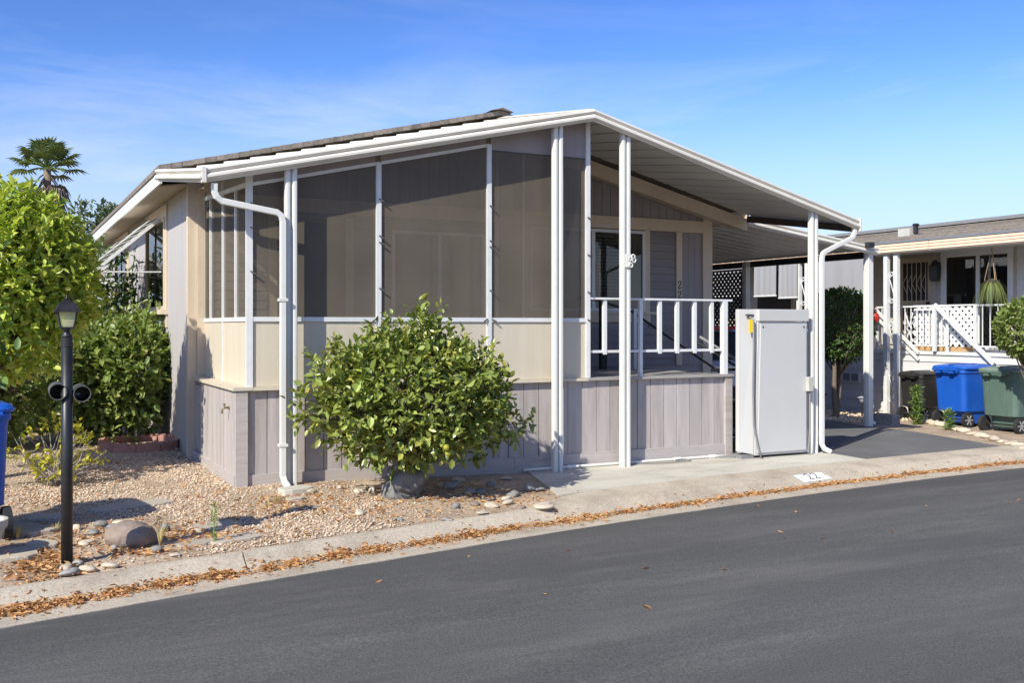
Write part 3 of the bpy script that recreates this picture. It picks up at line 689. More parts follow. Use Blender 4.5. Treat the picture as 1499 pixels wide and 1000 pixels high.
PX1 = (at(417, 400, y=PY).x + at(434, 400, y=PY).x)/2
PX4 = (at(1184, 400, y=PY).x + at(1196, 400, y=PY).x)/2
# downspouts
y = PY-.06
ds = MB().rtube([(LX+.08, FY+.0, 3.06), (LX+.08, FY-.0, 2.97), (LX+.10, FY-.0, 2.925), (LX+.15, y+.0, 2.885), (PX1-.155, y, 2.80), (PX1-.115, y, 2.77), (PX1-.095, y, 2.71), (PX1-.095, y, .12), (PX1-.085, y-.03, .055), (PX1-.065, y-.11, .01)], .062, .055, up=(0, 1, .02))
d1 = ds.build('downspout', 'white_metal', cover, bevel=.008)
for z in (.42, 1.9): MB().box(PX1-.14, PX1-.05, y-.035, y+.04, z, z+.03).build('strap', 'white_metal', d1)
x = PX4
ds = MB().rtube([(RX-.06, FY-.0, 2.99), (RX-.06, FY, 2.93), (RX-.09, FY, 2.875), (RX-.14, FY, 2.845), (x+.16, FY, 2.655), (x+.12, FY, 2.63), (x+.098, FY, 2.57), (x+.098, FY, .05), (x+.11, FY-.03, -.01), (x+.17, FY-.10, -.055)], .058, .055, up=(0, 1, .02))
d2 = ds.build('downspout', 'white_metal', cover, bevel=.008)
# small latch bracket with loops on the third post
x3 = (at(908, 400, y=PY).x + at(921.5, 400, y=PY).x)/2
br = MB().box(x3-.02, x3+.045, PY-.062, PY-.045, 2.36, 2.52)
for cxo, cz, rr_ in ((.03, 2.46, .022), (.075, 2.49, .024), (.085, 2.445, .026), (.04, 2.385, .026)):
    br.tube([(x3+cxo+rr_*math.cos(t), PY-.07, cz+rr_*math.sin(t)) for t in np.linspace(0, 6.0, 9)], .009, 5)
br.build('latch_bracket', 'white_metal', cover)

# ------------------------------------------------------------------ screened porch
porch = thing('screened_porch', (3.2, 0, 0), 'porch with dark screens above tan panels and grey plank skirting', 'porch')
DZ = 1.03                                       # deck level
def fx(px, y=.03): return at(px, 470, y=y).x
XE = fx(861)                                    # right end of the enclosed part
XR = 6.33                                       # right end of the deck
# skirting, street side: grooved planks, base board, cap
sk = MB().box(.13, XR-.02, .05, .09, -.25, .98).build('skirting', 'skirt_base', porch)
x = .128; rw = random.Random(12)
while x < XR-.03:
    w = min(.2, XR-.02-x); g_ = rw.uniform(.003, .006); piece('plank', 'skirt_wood', sk, x+g_, x+w-g_, .03+rw.uniform(-.003, .002), .05, .10, .985); x += .2
piece('base_board', 'skirt_base', sk, .125, 3.2, .012, .0485, -.22, .118)
piece('base_board', 'skirt_base', sk, 3.204, XR-.05, .012, .0485, -.28, .112)
piece('corner_board', 'skirt_base', sk, 0.0, .121, -.018, .02, -.15, .985)
piece('corner_board', 'skirt_base', sk, XR-.045, XR+.065, -.01, .06, -.28, .99)
MB().box(XR+.0, XR+.04, .062, 2.4, -.25, .98).build('skirting', 'skirt_wood', porch)
# skirting, left side
sl_ = MB().box(.03, .07, .06, WY-.1, -.25, .98).build('skirting', 'skirt_base', porch)
yb = [.022, .30, .62, .93, 1.24, 1.55, 1.86]
for a, b in zip(yb[:-1], yb[1:]): piece('plank', 'skirt_wood', sl_, .008, .03, a+.003, b-.003, .10, .985)
hatch = piece('hatch', 'skirt_wood', sl_, .004, .03, 1.90, 2.30, .16, .93)
for a, b in ((1.868, 1.897), (2.303, 2.332)): piece('hatch_frame', 'skirt_base', sl_, -.004, .03, a, b, .12, .97)
MB().tube([(-.004, 2.1, .70), (-.03, 2.1, .70)], .015, 8).build('knob', 'skirt_base', sl_)
piece('base_board', 'skirt_base', sl_, -.012, .0285, .023, WY-.02, -.2, .118)
hb = at(335, 597, x=0)
MB().tube([(.01, hb.y, hb.z), (-.05, hb.y, hb.z), (-.07, hb.y, hb.z-.02), (-.07, hb.y, hb.z-.06)], .012, 8).tube([(-.045, hb.y-.03, hb.z+.035), (-.045, hb.y+.03, hb.z+.035)], .01, 6).tube([(-.045, hb.y, hb.z), (-.045, hb.y, hb.z+.035)], .007, 6).build('faucet', 'brass', sl_)
piece('cap', 'panel_tan', porch, -.03, .17, -.035, WY-.1, .988, 1.022)
piece('cap', 'panel_tan', porch, .172, XE-.03, -.032, .10, .985, 1.020)
piece('cap', 'deck_grey', porch, XE-.028, XR+.08, -.028, .10, .988, 1.021)
# deck boards
yy = .11
while yy < WY-.05:
    piece('deck_board', 'deck_grey', porch, .18, XR+.05, yy, yy+.134, .985, 1.012 + .003*((int(yy*100)) % 2)); yy += .14
# frame of the enclosure
S = .13                                         # plane of the left screen wall
RAIL0, RAIL1 = 1.695, 1.742
def ztop_l(x): return at(557, 241, y=.03).z + (at(714, 215, y=.03).z - at(557, 241, y=.03).z)/(fx(714)-fx(557))*(x-fx(557))
ZFLAT = at(760, 223.5, y=.03).z
fr = thing_frame = MB().box(S-.02, S+.045, .0, .05, 1.022, zpan(.2, .03)-.02).build('corner_post', 'white_frame', porch)
stud_x = [fx(553.5), fx(715)]
for x in stud_x: piece('stud', 'white_frame', porch, x-.028, x+.028, .0, .05, 1.022, ztop_l(x)+.03)
piece('stud', 'white_frame', porch, XE-.045, XE+.012, -.002, .05, 1.022, zpan(XE, .02)-.01)
bays = [(S+.046, stud_x[0]-.029), (stud_x[0]+.029, stud_x[1]-.029), (stud_x[1]+.029, XE-.046)]
CB = {}
def clip(p, d): 
    o = MB().bar((p[0]-.022*d, p[1], p[2]+.012), (p[0]+.03*d, p[1]-.02, p[2]-.018), .012, .012).build('clip', 'clip_metal', porch); return o
for i, (a, b) in enumerate(bays):
    piece('rail', 'white_frame', porch, a, b, .004, .046, RAIL0, RAIL1)
    piece('panel', 'panel_tan', porch, a, b, .022, .036, 1.0225, RAIL0-.001)
    za, zb = (ztop_l(a), ztop_l(b)) if i < 2 else (ZFLAT, ZFLAT)
    if i < 2:
        MB().hexa([(a, .004, za), (b, .004, zb), (b, .046, zb), (a, .046, za), (a, .004, za+.036), (b, .004, zb+.036), (b, .046, zb+.036), (a, .046, za+.036)]).build('rail', 'white_frame', porch)
        zo = .037
    else:
        piece('rail', 'clip_metal', porch, a, b, .024, .044, ZFLAT-.012, ZFLAT+.004); zo = .005
    MB().hexa([(a, .028, za+zo), (b, .028, zb+zo), (b, .044, zb+zo), (a, .044, za+zo), (a, .028, zpan(a, .03)-.012), (b, .028, zpan(b, .03)-.012), (b, .044, zpan(b, .04)-.012), (a, .044, zpan(a, .04)-.012)]).build('infill_panel', 'siding', porch)
    MB().add([(a, .026, RAIL1), (b, .026, RAIL1), (b, .026, zb), (a, .026, za)], [(0, 1, 2, 3)]).build('screen', 'screen_mesh', porch)
for x in stud_x:
    for z in (2.05, 2.55, 2.62, 3.02): clip((x+.02, -.008, z), 1)
    for d in (-1, 1): clip((x+.05*d, -.006, 1.715), d)
for z in (2.05, 2.5, 2.95, 1.715): clip((XE-.01, -.01, z), 1)
for z in (2.2, 2.65, 2.9): clip((S+.04, -.008, z), 1)
# left screen wall
ys = [.02]
lpx = [345, 326.4, 308.4, 294.5]
sy = [at(p, 400, x=S).y for p in lpx]
ztl = lambda y: lerp(at(372, 268, x=S).z, at(295, 296, x=S).z, (y-.02)/(sy[-1]-.02))
prev = .055
for i, y in enumerate(sy):
    y = min(y, WY-.03)
    w = .016 if i < 3 else .02
    piece('stud', 'white_frame', porch, S-.012, S+.03, y-w, y+w, RAIL1 if i not in (1, 3) else 1.022, ztl(y)+.02 if i != 1 else zpan(S, y)-.02)
    MB().add([(S+.01, prev, RAIL1), (S+.01, y-w, RAIL1), (S+.01, y-w, ztl(y)), (S+.01, prev, ztl(prev))], [(0, 1, 2, 3)]).build('screen', 'screen_mesh', porch)
    prev = y+w
yl = min(sy[-1], WY-.03)
MB().hexa([(S-.01, .055, ztl(.055)), (S+.028, .055, ztl(.055)), (S+.028, yl, ztl(yl)), (S-.01, yl, ztl(yl)), (S-.01, .055, ztl(.055)+.05), (S+.028, .055, ztl(.055)+.05), (S+.028, yl, ztl(yl)+.05), (S-.01, yl, ztl(yl)+.05)]).build('rail', 'white_frame', porch)
piece('rail', 'white_frame', porch, S-.008, S+.026, .055, yl, RAIL0, RAIL1)
for a, b in ((.055, sy[1]-.02), (sy[1]+.02, yl-.02)): piece('panel', 'panel_tan', porch, S+.004, S+.018, a, b, 1.0225, RAIL0-.001)
MB().hexa([(S+.006, .055, ztl(.055)+.051), (S+.02, .055, ztl(.055)+.051), (S+.02, yl, ztl(yl)+.051), (S+.006, yl, ztl(yl)+.051), (S+.006, .055, zpan(S, .06)-.012), (S+.02, .055, zpan(S, .06)-.012), (S+.02, yl, zpan(S, yl)-.012), (S+.006, yl, zpan(S, yl)-.012)]).build('infill_panel', 'siding', porch)
# right screen wall of the enclosure, seen through the front mesh
XW = XE-.02
piece('panel', 'panel_tan', porch, XW-.012, XW, .055, WY-.03, 1.02, RAIL0)
piece('rail', 'white_frame', porch, XW-.03, XW+.01, .055, WY-.03, RAIL0+.001, RAIL1)
for y in (.85, 1.65, WY-.05): piece('stud', 'white_frame', porch, XW-.03, XW+.01, y-.02, y+.02, RAIL1+.001, zpan(XW, y)-.02)
MB().add([(XW-.01, .055, RAIL1), (XW-.01, WY-.07, RAIL1), (XW-.01, WY-.07, zpan(XW, WY-.07)-.02), (XW-.01, .055, zpan(XW, .055)-.02)], [(0, 1, 2, 3)]).build('screen', 'screen_mesh', porch)
# white pipe lying along the foot of the skirting
pp = thing('conduit_pipe', (3.3, -.03, -.06), 'thin white plastic pipe along the foot of the grey skirting', 'pipe')
MB().tube([(x, -.022, gz(x, -.02)+.036) for x in (3.30, 4.2, 5.1, 6.0, 6.38)], .017, 8).build('pipe', 'pvc', pp, smooth=True)
for x in (3.95, 5.5, 6.05): MB().tube([(x-.05, -.022, gz(x, -.02)+.036), (x+.05, -.022, gz(x, -.02)+.036)], .023, 8).build('coupling', 'pvc', pp)
def cable(name, pts, r, mat, label):
    P = [Vector(p) for p in pts]; out = []
    for i in range(len(P)-1):
        p0, p1, p2, p3 = P[max(i-1, 0)], P[i], P[i+1], P[min(i+2, len(P)-1)]
        for k in range(6):
            t = k/6; out.append(.5*((2*p1) + (p2-p0)*t + (2*p0-5*p1+4*p2-p3)*t*t + (3*p1-p0-3*p2+p3)*t**3))
    out.append(P[-1]); o = MB().tube(out, r, 6).build(name, mat, smooth=True); return tag(o, label, 'cable')
def gl(x, y, h=.03): return (x, y, gz(x, y)+h)
cable('cable', [gl(4.75, -.05), gl(4.95, -.14), gl(5.25, -.20), gl(5.6, -.16), gl(5.55, -.07, .04), gl(5.45, -.05)], .007, 'cable_grey', 'thin grey cable looping out from the white pipe on the walk')
cable('cable', [gl(6.15, -.05), gl(6.3, -.13), gl(6.42, -.10), gl(6.36, -.03), gl(6.55, -.02, .05)], .008, 'cable_grey', 'grey cable curled on the concrete beside the lift housing')

# ------------------------------------------------------------------ deck railing
rail = thing('deck_railing', (5.3, .03, DZ), 'white railing along the open end of the grey deck', 'railing')
x0, x1 = XE+.014, XR-.02
ZR = 1.99
MB().box(x0, x1+.10, .005, .085, ZR-.022, ZR+.004).build('top_rail', 'white_frame', rail, bevel=.004)
MB().box(x0, x1-.02, .026, .062, 1.320, 1.352).build('bottom_rail', 'white_frame', rail)
for px in (885.5, 938, 966, 991.5, 1017, 1042):
    x = at(px, 470, y=.03).x; low = 1.02 if px == 938 else 1.30
    MB().box(x-.023, x+.023, .018, .025, low, ZR-.023).box(x-.023, x-.017, .0255, .062, low, ZR-.023).build('baluster', 'white_frame', rail)
MB().box(x1-.055, x1+.015, -.002, .07, 1.02, ZR-.0225).build('end_post', 'white_frame', rail)
# stair handrail and landing gate, dark
hr = thing('stair_handrail', (6.6, 1.2, .4), 'black stair handrail behind the white deck railing', 'handrail')
MB().tube([(5.3, 2.1, 2.05), (5.6, 2.0, 2.02), (6.0, 1.75, 1.86), (7.6, 1.75, .95)], .018, 8).build('rail', 'black_metal', hr, smooth=True)
MB().tube([(6.3, .55, 1.50), (7.9, .55, .70)], .02, 8).build('rail', 'cable_grey', hr, smooth=True)
MB().tube([(6.3, .60, 1.42), (7.9, .60, .62)], .016, 8).build('rail', 'black_metal', hr, smooth=True)
MB().box(5.62, 5.72, 1.96, 2.03, 1.02, 2.02).build('post', 'black_metal', hr)
for x, z in ((6.72, 1.25), (7.45, .9)): MB().box(x-.03, x+.03, .53, .59, -.05, z).build('post', 'white_frame', hr)
for x in (5.2, 6.05): MB().box(x-.025, x+.025, 1.72, 1.78, 1.02, 1.9).build('post', 'white_frame', hr)
MB().tube([(5.0, 1.5, 1.30), (6.3, 1.5, 1.30)], .018, 8).build('gate_bar', 'black_metal', hr)
MB().tube([(6.3, .3, 1.06), (7.0, .3, 1.06)], .02, 8).build('gate_bar', 'black_metal', hr)
st = thing('entry_stairs', (7.0, 1.1, -.05), 'dark steps going down beside the deck behind the lift housing', 'stairs')
for i in range(5): piece('step', 'dark_wood', st, 6.43+i*.26, 6.43+i*.26+.30, .62, 1.72, .78-i*.19, .82-i*.19)
for y in (.62, 1.68): MB().bar((6.42, y, .72), (7.85, y, -.32+.05), .04, .2).build('stringer', 'dark_wood', st)

# ------------------------------------------------------------------ platform lift housing
lift = thing('lift_housing', (7.0, -.1, -.06), 'tall white metal platform lift housing standing on the concrete walk', 'lift')
LY = -.27; X0, X1 = at(1106, 560, y=LY).x, at(1184, 560, y=LY).x - .015
zt = 1.865
xl_t, xl_b = X0+.055, X0+.005
MB().hexa([(xl_b, LY+.012, -.03), (X1, LY+.012, -.03), (X1, LY+.30, -.03), (xl_b-.02, LY+.36, -.03), (xl_t, LY+.012, zt-.16), (X1, LY+.012, zt-.16), (X1, LY+.30, zt-.16), (xl_t-.06, LY+.36, zt-.16)]).build('body', 'lift_white', lift)
MB().hexa([(xl_b+.03, LY-.006, .0), (X1-.035, LY-.006, .0), (X1-.035, LY+.011, .0), (xl_b+.03, LY+.011, .0), (xl_t+.03, LY-.006, zt-.185), (X1-.03, LY-.006, zt-.185), (X1-.03, LY+.011, zt-.185), (xl_t+.03, LY+.011, zt-.185)]).build('access_panel', 'lift_white', lift, bevel=.003)
MB().hexa([(xl_t-.005, LY-.015, zt-.155), (X1+.004, LY-.015, zt-.155), (X1+.004, LY+.31, zt-.155), (xl_t-.08, LY+.37, zt-.155), (xl_t-.005, LY-.015, zt), (X1+.004, LY-.015, zt), (X1+.004, LY+.31, zt), (xl_t-.08, LY+.37, zt)]).build('top_cap', 'lift_white', lift, bevel=.006)
# flared side leg, turned towards the deck
p_b, p_t = at(1088, 662, y=-.12), at(1092, 452, y=-.12)
MB().hexa([(xl_b-.20, LY+.10, .02), (xl_b-.012, LY+.03, -.02), (xl_b-.012, LY+.10, -.02), (xl_b-.20, LY+.16, .02), (xl_t-.25, LY+.10, zt), (xl_t-.012, LY+.03, zt-.004), (xl_t-.012, LY+.10, zt-.004), (xl_t-.25, LY+.16, zt)]).build('side_panel', 'lift_white', lift, bevel=.004)
MB().box(xl_b-.22, xl_b-.02, LY+.02, LY+.30, -.075, -.02).build('base_plate', 'cable_grey', lift)
for x, z in ((X0+.12, zt-.23), (X1-.08, zt-.23), (X0-.10, .15), (X0-.09, 1.05)): MB().tube([(x, LY-.012+(.09 if x < X0 else 0), z), (x, LY+.09, z)], .012, 8).build('screw', 'clip_metal', lift)
sb = MB().box(X1-.055, X1+.03, LY-.07, LY-.008, .78, .97).build('switch_box', 'pot', lift, bevel=.006)
MB().tube([(X1-.005, LY-.04, .78), (X1-.0, LY-.035, .3), (X1-.02, LY-.03, -.04)], .013, 6).build('conduit', 'cable_grey', lift)
MB().tube([(xl_t-.13, LY+.06, zt-.08), (xl_t-.09, LY+.0, zt-.14), (xl_t-.085, LY+.0, zt-.5), (xl_b-.05, LY-.005, .8), (xl_b-.04, LY-.01, .35), (xl_b+.02, LY-.03, .05), (xl_b+.04, LY-.06, -.05)], .013, 6).build('power_cable', 'cable_grey', lift, smooth=True)
MB().box(xl_t-.155, xl_t-.10, LY+.0, LY+.012, zt-.30, zt-.13).build('tag', 'yellow_tag', lift)
MB().box(xl_t-.18, xl_t-.06, LY+.028, LY+.05, zt-.085, zt-.065).build('hook', 'clip_metal', lift)

# ------------------------------------------------------------------ carport on the far side of the home
cp = thing('carport_cover', (9.9, 2.2, 0), 'white metal carport cover sloping down beside the home above the driveway', 'carport')
CXa, CXb, CYa, CYb = 8.48, 11.30, 2.2, 10.2
cza, czb = 3.335, 2.955
n = int((CYb-CYa)/.30); w = (CYb-CYa)/n
for i in range(n):
    a, b = CYa+i*w+.0015, CYa+(i+1)*w-.0015
    pan(cp, ((CXa, a, cza), (CXa, b, cza)), ((CXb, a, czb), (CXb, b, czb)))
gutter((CXa, CYa-.02, cza), (CXb+.06, CYa-.02, czb-.01), (0, -1, 0), 'gutter_fascia', cp)
MB().box(CXb+.0, CXb+.05, CYa+.0, CYb, czb-.13, czb-.012).build('edge_beam', 'black_metal', cp)
for y, m in ((CYa+.04, 'white_metal'), (5.42, 'white_metal'), (9.6, 'white_metal')): 
    o = MB().box(CXb-.12, CXb-.005, y-.055, y+.055, gz(11.2, y)-.1, czb-.015).box(CXb-.13, CXb-.121, y-.02, y+.02, gz(11.2, y), czb-.05).build('post', m, cp, bevel=.006)
fl = MB().box(11.0, 11.13, CYa-.20, CYa-.10, 2.985, 3.075).tube([(11.06, CYa-.10, 3.02), (11.06, CYa-.03, 2.98)], .015, 6).build('floodlight', 'black_plastic', cp, bevel=.01)
MB().rtube([(CXb-.04, CYa+.13, 2.80), (CXb-.04, CYa+.13, .05), (CXb+.02, CYa+.10, -.01), (CXb+.10, CYa+.04, -.05)], .05, .05, up=(0, 1, .02)).build('downspout', 'white_metal', cp)
# dark lattice screen on the far edge of the carport
def lattice(mb, O, U, V, w, h, period, sw, th):
    """two crossed layers of diagonal strips clipped to a w x h rectangle"""
    O = Vector(O); U = Vector(U); V = Vector(V); Nn = U.cross(V).normalized()
    def clip_line(c, s):                       # points of line v = s*u + c inside the rectangle
        pts = []
        for u in (0, w):
            v = s*u + c
            if 0 <= v <= h: pts.append((u, v))
        for v in (0, h):
            u = (v - c)/s
            if 0 < u < w: pts.append((u, v))
        pts = sorted(set(pts)); return (pts[0], pts[-1]) if len(pts) > 1 else None
    for s, k in ((1, 0), (-1, 1)):
        c = -w if s > 0 else 0
        while c < h + (0 if s > 0 else w):
            seg = clip_line(c, s)
            if seg and math.dist(*seg) > .02:
                a = O + U*seg[0][0] + V*seg[0][1]; b = O + U*seg[1][0] + V*seg[1][1]
                d = (b-a).normalized(); q = d.cross(Nn)*sw/2; z0 = Nn*(th*k*1.02)
                mb.hexa([a-q+z0, a+q+z0, a+q+z0+Nn*th, a-q+z0+Nn*th, b-q+z0, b+q+z0, b+q+z0+Nn*th, b-q+z0+Nn*th])
            c += period*math.sqrt(2)
lt = thing('lattice_screen', (11.25, 7.0, 0), 'dark brown lattice screen under the far edge of the carport', 'lattice')
mb = MB(); lattice(mb, (11.22, 5.52, .9), (0, 1, 0), (0, 0, 1), 3.4, 1.86, .085, .047, .008); mb.build('lattice_panel', 'dark_wood', lt)
MB().box(11.2, 11.25, 5.48, 5.52, -.1, 2.80).box(11.2, 11.25, 8.92, 8.98, -.1, 2.80).box(11.2, 11.25, 5.52, 8.92, 2.762, 2.80).box(11.2, 11.25, 5.52, 8.92, .86, .898).build('frame', 'dark_wood', lt)
MB().box(11.215, 11.235, 5.52, 8.92, -.1, .855).build('lower_board', 'dark_wood', lt)

# parked car in the carport, tail towards the street
def car():
    c = thing('parked_car', (9.75, 6.3, gz(9.75, 6)), 'silver hatchback car parked under the carport, tail to the street', 'car')
    Wd = .90; y0 = 4.3
    side = [(0.05, .35), (0.0, .62), (.02, .98), (.06, 1.06), (.42, 1.66), (.62, 1.72), (1.6, 1.76), (2.5, 1.66), (3.3, 1.14), (4.2, .98), (4.45, .80), (4.5, .45), (4.35, .30), (.2, .28)]
    mb = MB(); k = len(side)
    for sx in (-1, 1):
        for dy, z in side:
            inset = .0 if z < 1.08 else (z-1.08)*.28
            mb.v.append((9.75+sx*(Wd-inset), y0+dy, z-.08))
    mb.f += [tuple(range(k)), tuple(range(k, 2*k))[::-1]] + [(i, k+i, k+(i+1) % k, (i+1) % k) for i in range(k)]
    body = mb.build('body', 'car_silver', c, bevel=.03)
    X = 9.75
    MB().hexa([(X-.74, y0+.065, 1.02), (X+.74, y0+.065, 1.02), (X+.74, y0+.095, 1.02), (X-.74, y0+.095, 1.02), (X-.62, y0+.395, 1.54), (X+.62, y0+.395, 1.54), (X+.62, y0+.43, 1.54), (X-.62, y0+.43, 1.54)]).build('rear_window', 'car_black', c)
    for s in (-1, 1):
        MB().hexa([(X+s*.905, y0+.45, 1.02), (X+s*.905, y0+3.0, 1.04), (X+s*.88, y0+3.0, 1.04), (X+s*.88, y0+.45, 1.02), (X+s*.775, y0+.72, 1.55), (X+s*.775, y0+2.45, 1.53), (X+s*.75, y0+2.45, 1.53), (X+s*.75, y0+.72, 1.55)]).build('side_window', 'car_black', c)
        MB().box(X+s*.80-.09, X+s*.80+.09, y0-.02, y0+.10, .72, 1.0).build('tail_light', 'red_plastic', c, bevel=.02)
        for yy in (y0+.85, y0+3.55):
            wl = MB().tube([(X+s*.93, yy, .24), (X+s*.70, yy, .24)], .33, 20).build('wheel', 'tyre', c)
            MB().tube([(X+s*.94, yy, .24), (X+s*.72, yy, .24)], .20, 16).build('rim', 'rim', wl)
    MB().box(X-.55, X+.55, y0+.33, y0+.52, 1.585, 1.63).build('spoiler', 'red_plastic', c)
    MB().box(X-.86, X+.86, y0-.06, y0+.10, .28, .52).build('bumper', 'car_black', c, bevel=.03)
    MB().box(X-.26, X+.26, y0-.075, y0-.062, .56, .68).build('number_plate', 'paint_white', c)
car()

# ------------------------------------------------------------------ neighbouring home
NXF, NXW, NXD = 12.95, 14.35, 13.30            # eave line, wall, front of its deck
nb = thing('neighbour_home', (14.3, 4, 0), 'pale manufactured home with beige eaves and a raised porch across the driveway', 'house')
NDZ = 1.14
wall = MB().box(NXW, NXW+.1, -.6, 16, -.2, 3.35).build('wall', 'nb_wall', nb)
z = .9
while z < 3.2:                                  # sunlit lap boards near the street end
    MB().hexa([(NXW-.028, -.6, z), (NXW-.028, 1.66, z), (NXW-.001, 1.66, z), (NXW-.001, -.6, z), (NXW-.010, -.6, z+.198), (NXW-.010, 1.66, z+.198), (NXW-.001, 1.66, z+.198), (NXW-.001, -.6, z+.198)]).build('plank', 'nb_siding', wall, o=(NXW, 0, z)); z += .2
MB().box(NXW, 21, -.6, -.5, -.2, 3.3).build('wall', 'nb_siding', nb)
dk = MB().box(NXD+.03, NXW-.001, .55, 12, 1.02, NDZ).build('deck', 'nb_siding', nb)
z = -.22; i = 0
skn = MB().box(NXD+.03, NXD+.06, .55, 12, -.25, 1.02).build('skirting', 'nb_siding', nb)
while z < 1.0:
    z1 = min(z+.196, 1.11)
    MB().hexa([(NXD, .55, z), (NXD, 12, z), (NXD+.029, 12, z), (NXD+.029, .55, z), (NXD+.018, .55, z1), (NXD+.018, 12, z1), (NXD+.029, 12, z1), (NXD+.029, .55, z1)]).build('plank', 'nb_siding', skn, o=(NXD, .55, z)); z += .2
vt = at(1246, 552, x=NXD-.01)
v_ = MB().box(NXD-.025, NXD-.001, vt.y-.24, vt.y+.24, vt.z-.10, vt.z+.10).build('vent', 'white_frame', nb)
for s in (-1, 1): piece('grille', 'cable_grey', v_, NXD-.03, NXD-.0255, vt.y+s*.11-.09, vt.y+s*.11+.09, vt.z-.075, vt.z+.075)
MB().box(NXD-.012, NXD+.10, .55, 12, 1.112, 1.175).build('deck_edge', 'white_frame', nb)
# eave: ribbed beige fascia in two lengths, flashing, shingle roof
for a, b in ((-1.2, 2.40), (2.42, 12.5)):
    f_ = MB()
    for k in range(3): f_.prism([(NXF, a, 3.045+k*.055), (NXF-.022, a, 3.052+k*.055), (NXF-.022, a, 3.085+k*.055), (NXF, a, 3.098+k*.055)], (0, b-a, 0))
    f_.box(NXF+.001, NXF+.02, a, b, 3.03, 3.22); f_.build('fascia', 'nb_fascia', nb)
MB().hexa([(NXF+.021, -1.2, 3.02), (NXW, -1.2, 3.10), (NXW, 12.5, 3.10), (NXF+.021, 12.5, 3.02), (NXF+.021, -1.2, 3.04), (NXW, -1.2, 3.13), (NXW, 12.5, 3.13), (NXF+.021, 12.5, 3.04)]).build('soffit', 'nb_wall', nb)
MB().hexa([(NXF-.03, -1.2, 3.215), (NXF+.40, -1.2, 3.29), (NXF+.40, 12.6, 3.29), (NXF-.03, 12.6, 3.215), (NXF-.03, -1.2, 3.225), (NXF+.40, -1.2, 3.305), (NXF+.40, 12.6, 3.305), (NXF-.03, 12.6, 3.225)]).build('flashing', 'cable_grey', nb)
r_ = MB()
for i in range(13):
    a, b = NXF+.36+i*.30, NXF+.36+(i+1)*.30
    za, zb = 3.31+(i*.30)*.16, 3.31+((i+1)*.30)*.16
    r_.hexa([(a, -1.2, za-.03), (b, -1.2, zb-.03), (b, 12.6, zb-.03), (a, 12.6, za-.03), (a, -1.2, za+.012), (b, -1.2, zb), (b, 12.6, zb), (a, 12.6, za+.012)])
rf = r_.build('roof', 'shingle', nb)
ze = 3.31+3.9*.16
MB().hexa([(17.15, -1.2, ze-.05), (21.5, -1.2, 3.3), (21.5, 12.6, 3.3), (17.15, 12.6, ze-.05), (17.15, -1.2, ze+.03), (21.5, -1.2, 3.34), (21.5, 12.6, 3.34), (17.15, 12.6, ze+.03)]).build('roof', 'shingle', nb)
MB().box(17.0, 17.3, -1.2, 12.6, ze+.0, ze+.075).build('ridge_cap', 'cable_grey', rf)
p = at(1328, 330, x=14.6)
MB().box(14.5, 14.75, p.y-.15, p.y+.15, 3.5, 3.66).build('roof_vent', 'pot', nb); MB().lathe([(.05, 0), (.05, .15), (.08, .16), (.05, .2)], (14.6, p.y-.22, 3.55), 8).build('roof_vent', 'black_metal', nb)
# security door
dy0, dy1 = at(1365, 400, x=NXW).y, at(1317, 400, x=NXW).y
dr = MB().box(NXW-.03, NXW-.001, dy0, dy1, NDZ, 3.02).build('door', 'door_tan', nb)
piece('panel', 'interior', dr, NXW-.036, NXW-.031, dy0+.09, dy1-.09, 2.16, 2.92)
piece('panel', 'interior', dr, NXW-.036, NXW-.031, dy0+.09, dy1-.09, NDZ+.1, 2.06)
for k in range(6):
    y = lerp(dy0+.12, dy1-.12, k/5); MB().tube([(NXW-.05, y, NDZ+.1), (NXW-.05, y, 2.94)], .008, 5).build('bar', 'trim', dr)
for k in range(5):
    y = lerp(dy0+.12, dy1-.12, k/5); y2 = lerp(dy0+.12, dy1-.12, (k+1)/5)
    MB().tube([(NXW-.045, y, 2.30), (NXW-.045, y2, 2.50), (NXW-.045, y, 2.70)], .006, 5).build('bar', 'trim', dr)
MB().tube([(NXW-.04, dy0+.05, 2.10), (NXW-.10, dy0+.05, 2.10)], .03, 8).build('handle', 'black_metal', dr)
for a, b in ((dy0-.09, dy0-.003), (dy1+.003, dy1+.09)): piece('door_trim', 'nb_wall', dr, NXW-.02, NXW-.001, a, b, NDZ, 3.08)
# big slider window
wy0, wy1 = at(1484, 400, x=NXW).y, at(1379, 400, x=NXW).y
wf = MB().box(NXW-.04, NXW-.002, wy0, wy0+.10, 1.15, 3.10).box(NXW-.04, NXW-.002, wy1-.12, wy1, 1.15, 3.10).box(NXW-.04, NXW-.002, wy0+.10, wy1-.12, 2.98, 3.10).box(NXW-.04, NXW-.002, wy0+.10, wy1-.12, 1.15, 1.25).build('window', 'white_frame', nb)
ym = at(1433, 400, x=NXW).y
piece('mullion', 'white_frame', wf, NXW-.045, NXW-.005, ym-.035, ym+.035, 1.25, 2.98)
for a, b in ((wy0+.10, ym-.035), (ym+.035, wy1-.12)): piece('pane', 'glass', wf, NXW-.02, NXW-.016, a, b, 1.25, 2.98)
cu = MB(); nn = 26
for i in range(nn):
    a, b = lerp(wy0+.1, wy1-.12, i/nn), lerp(wy0+.1, wy1-.12, (i+1)/nn)
    cu.add([(NXW-.004-.004*(i % 2), a, 1.25), (NXW-.004-.004*((i+1) % 2), b, 1.25), (NXW-.004-.004*((i+1) % 2), b, 2.98), (NXW-.004-.004*(i % 2), a, 2.98)], [(0, 1, 2, 3)])
cu.build('blind', 'interior', wf)
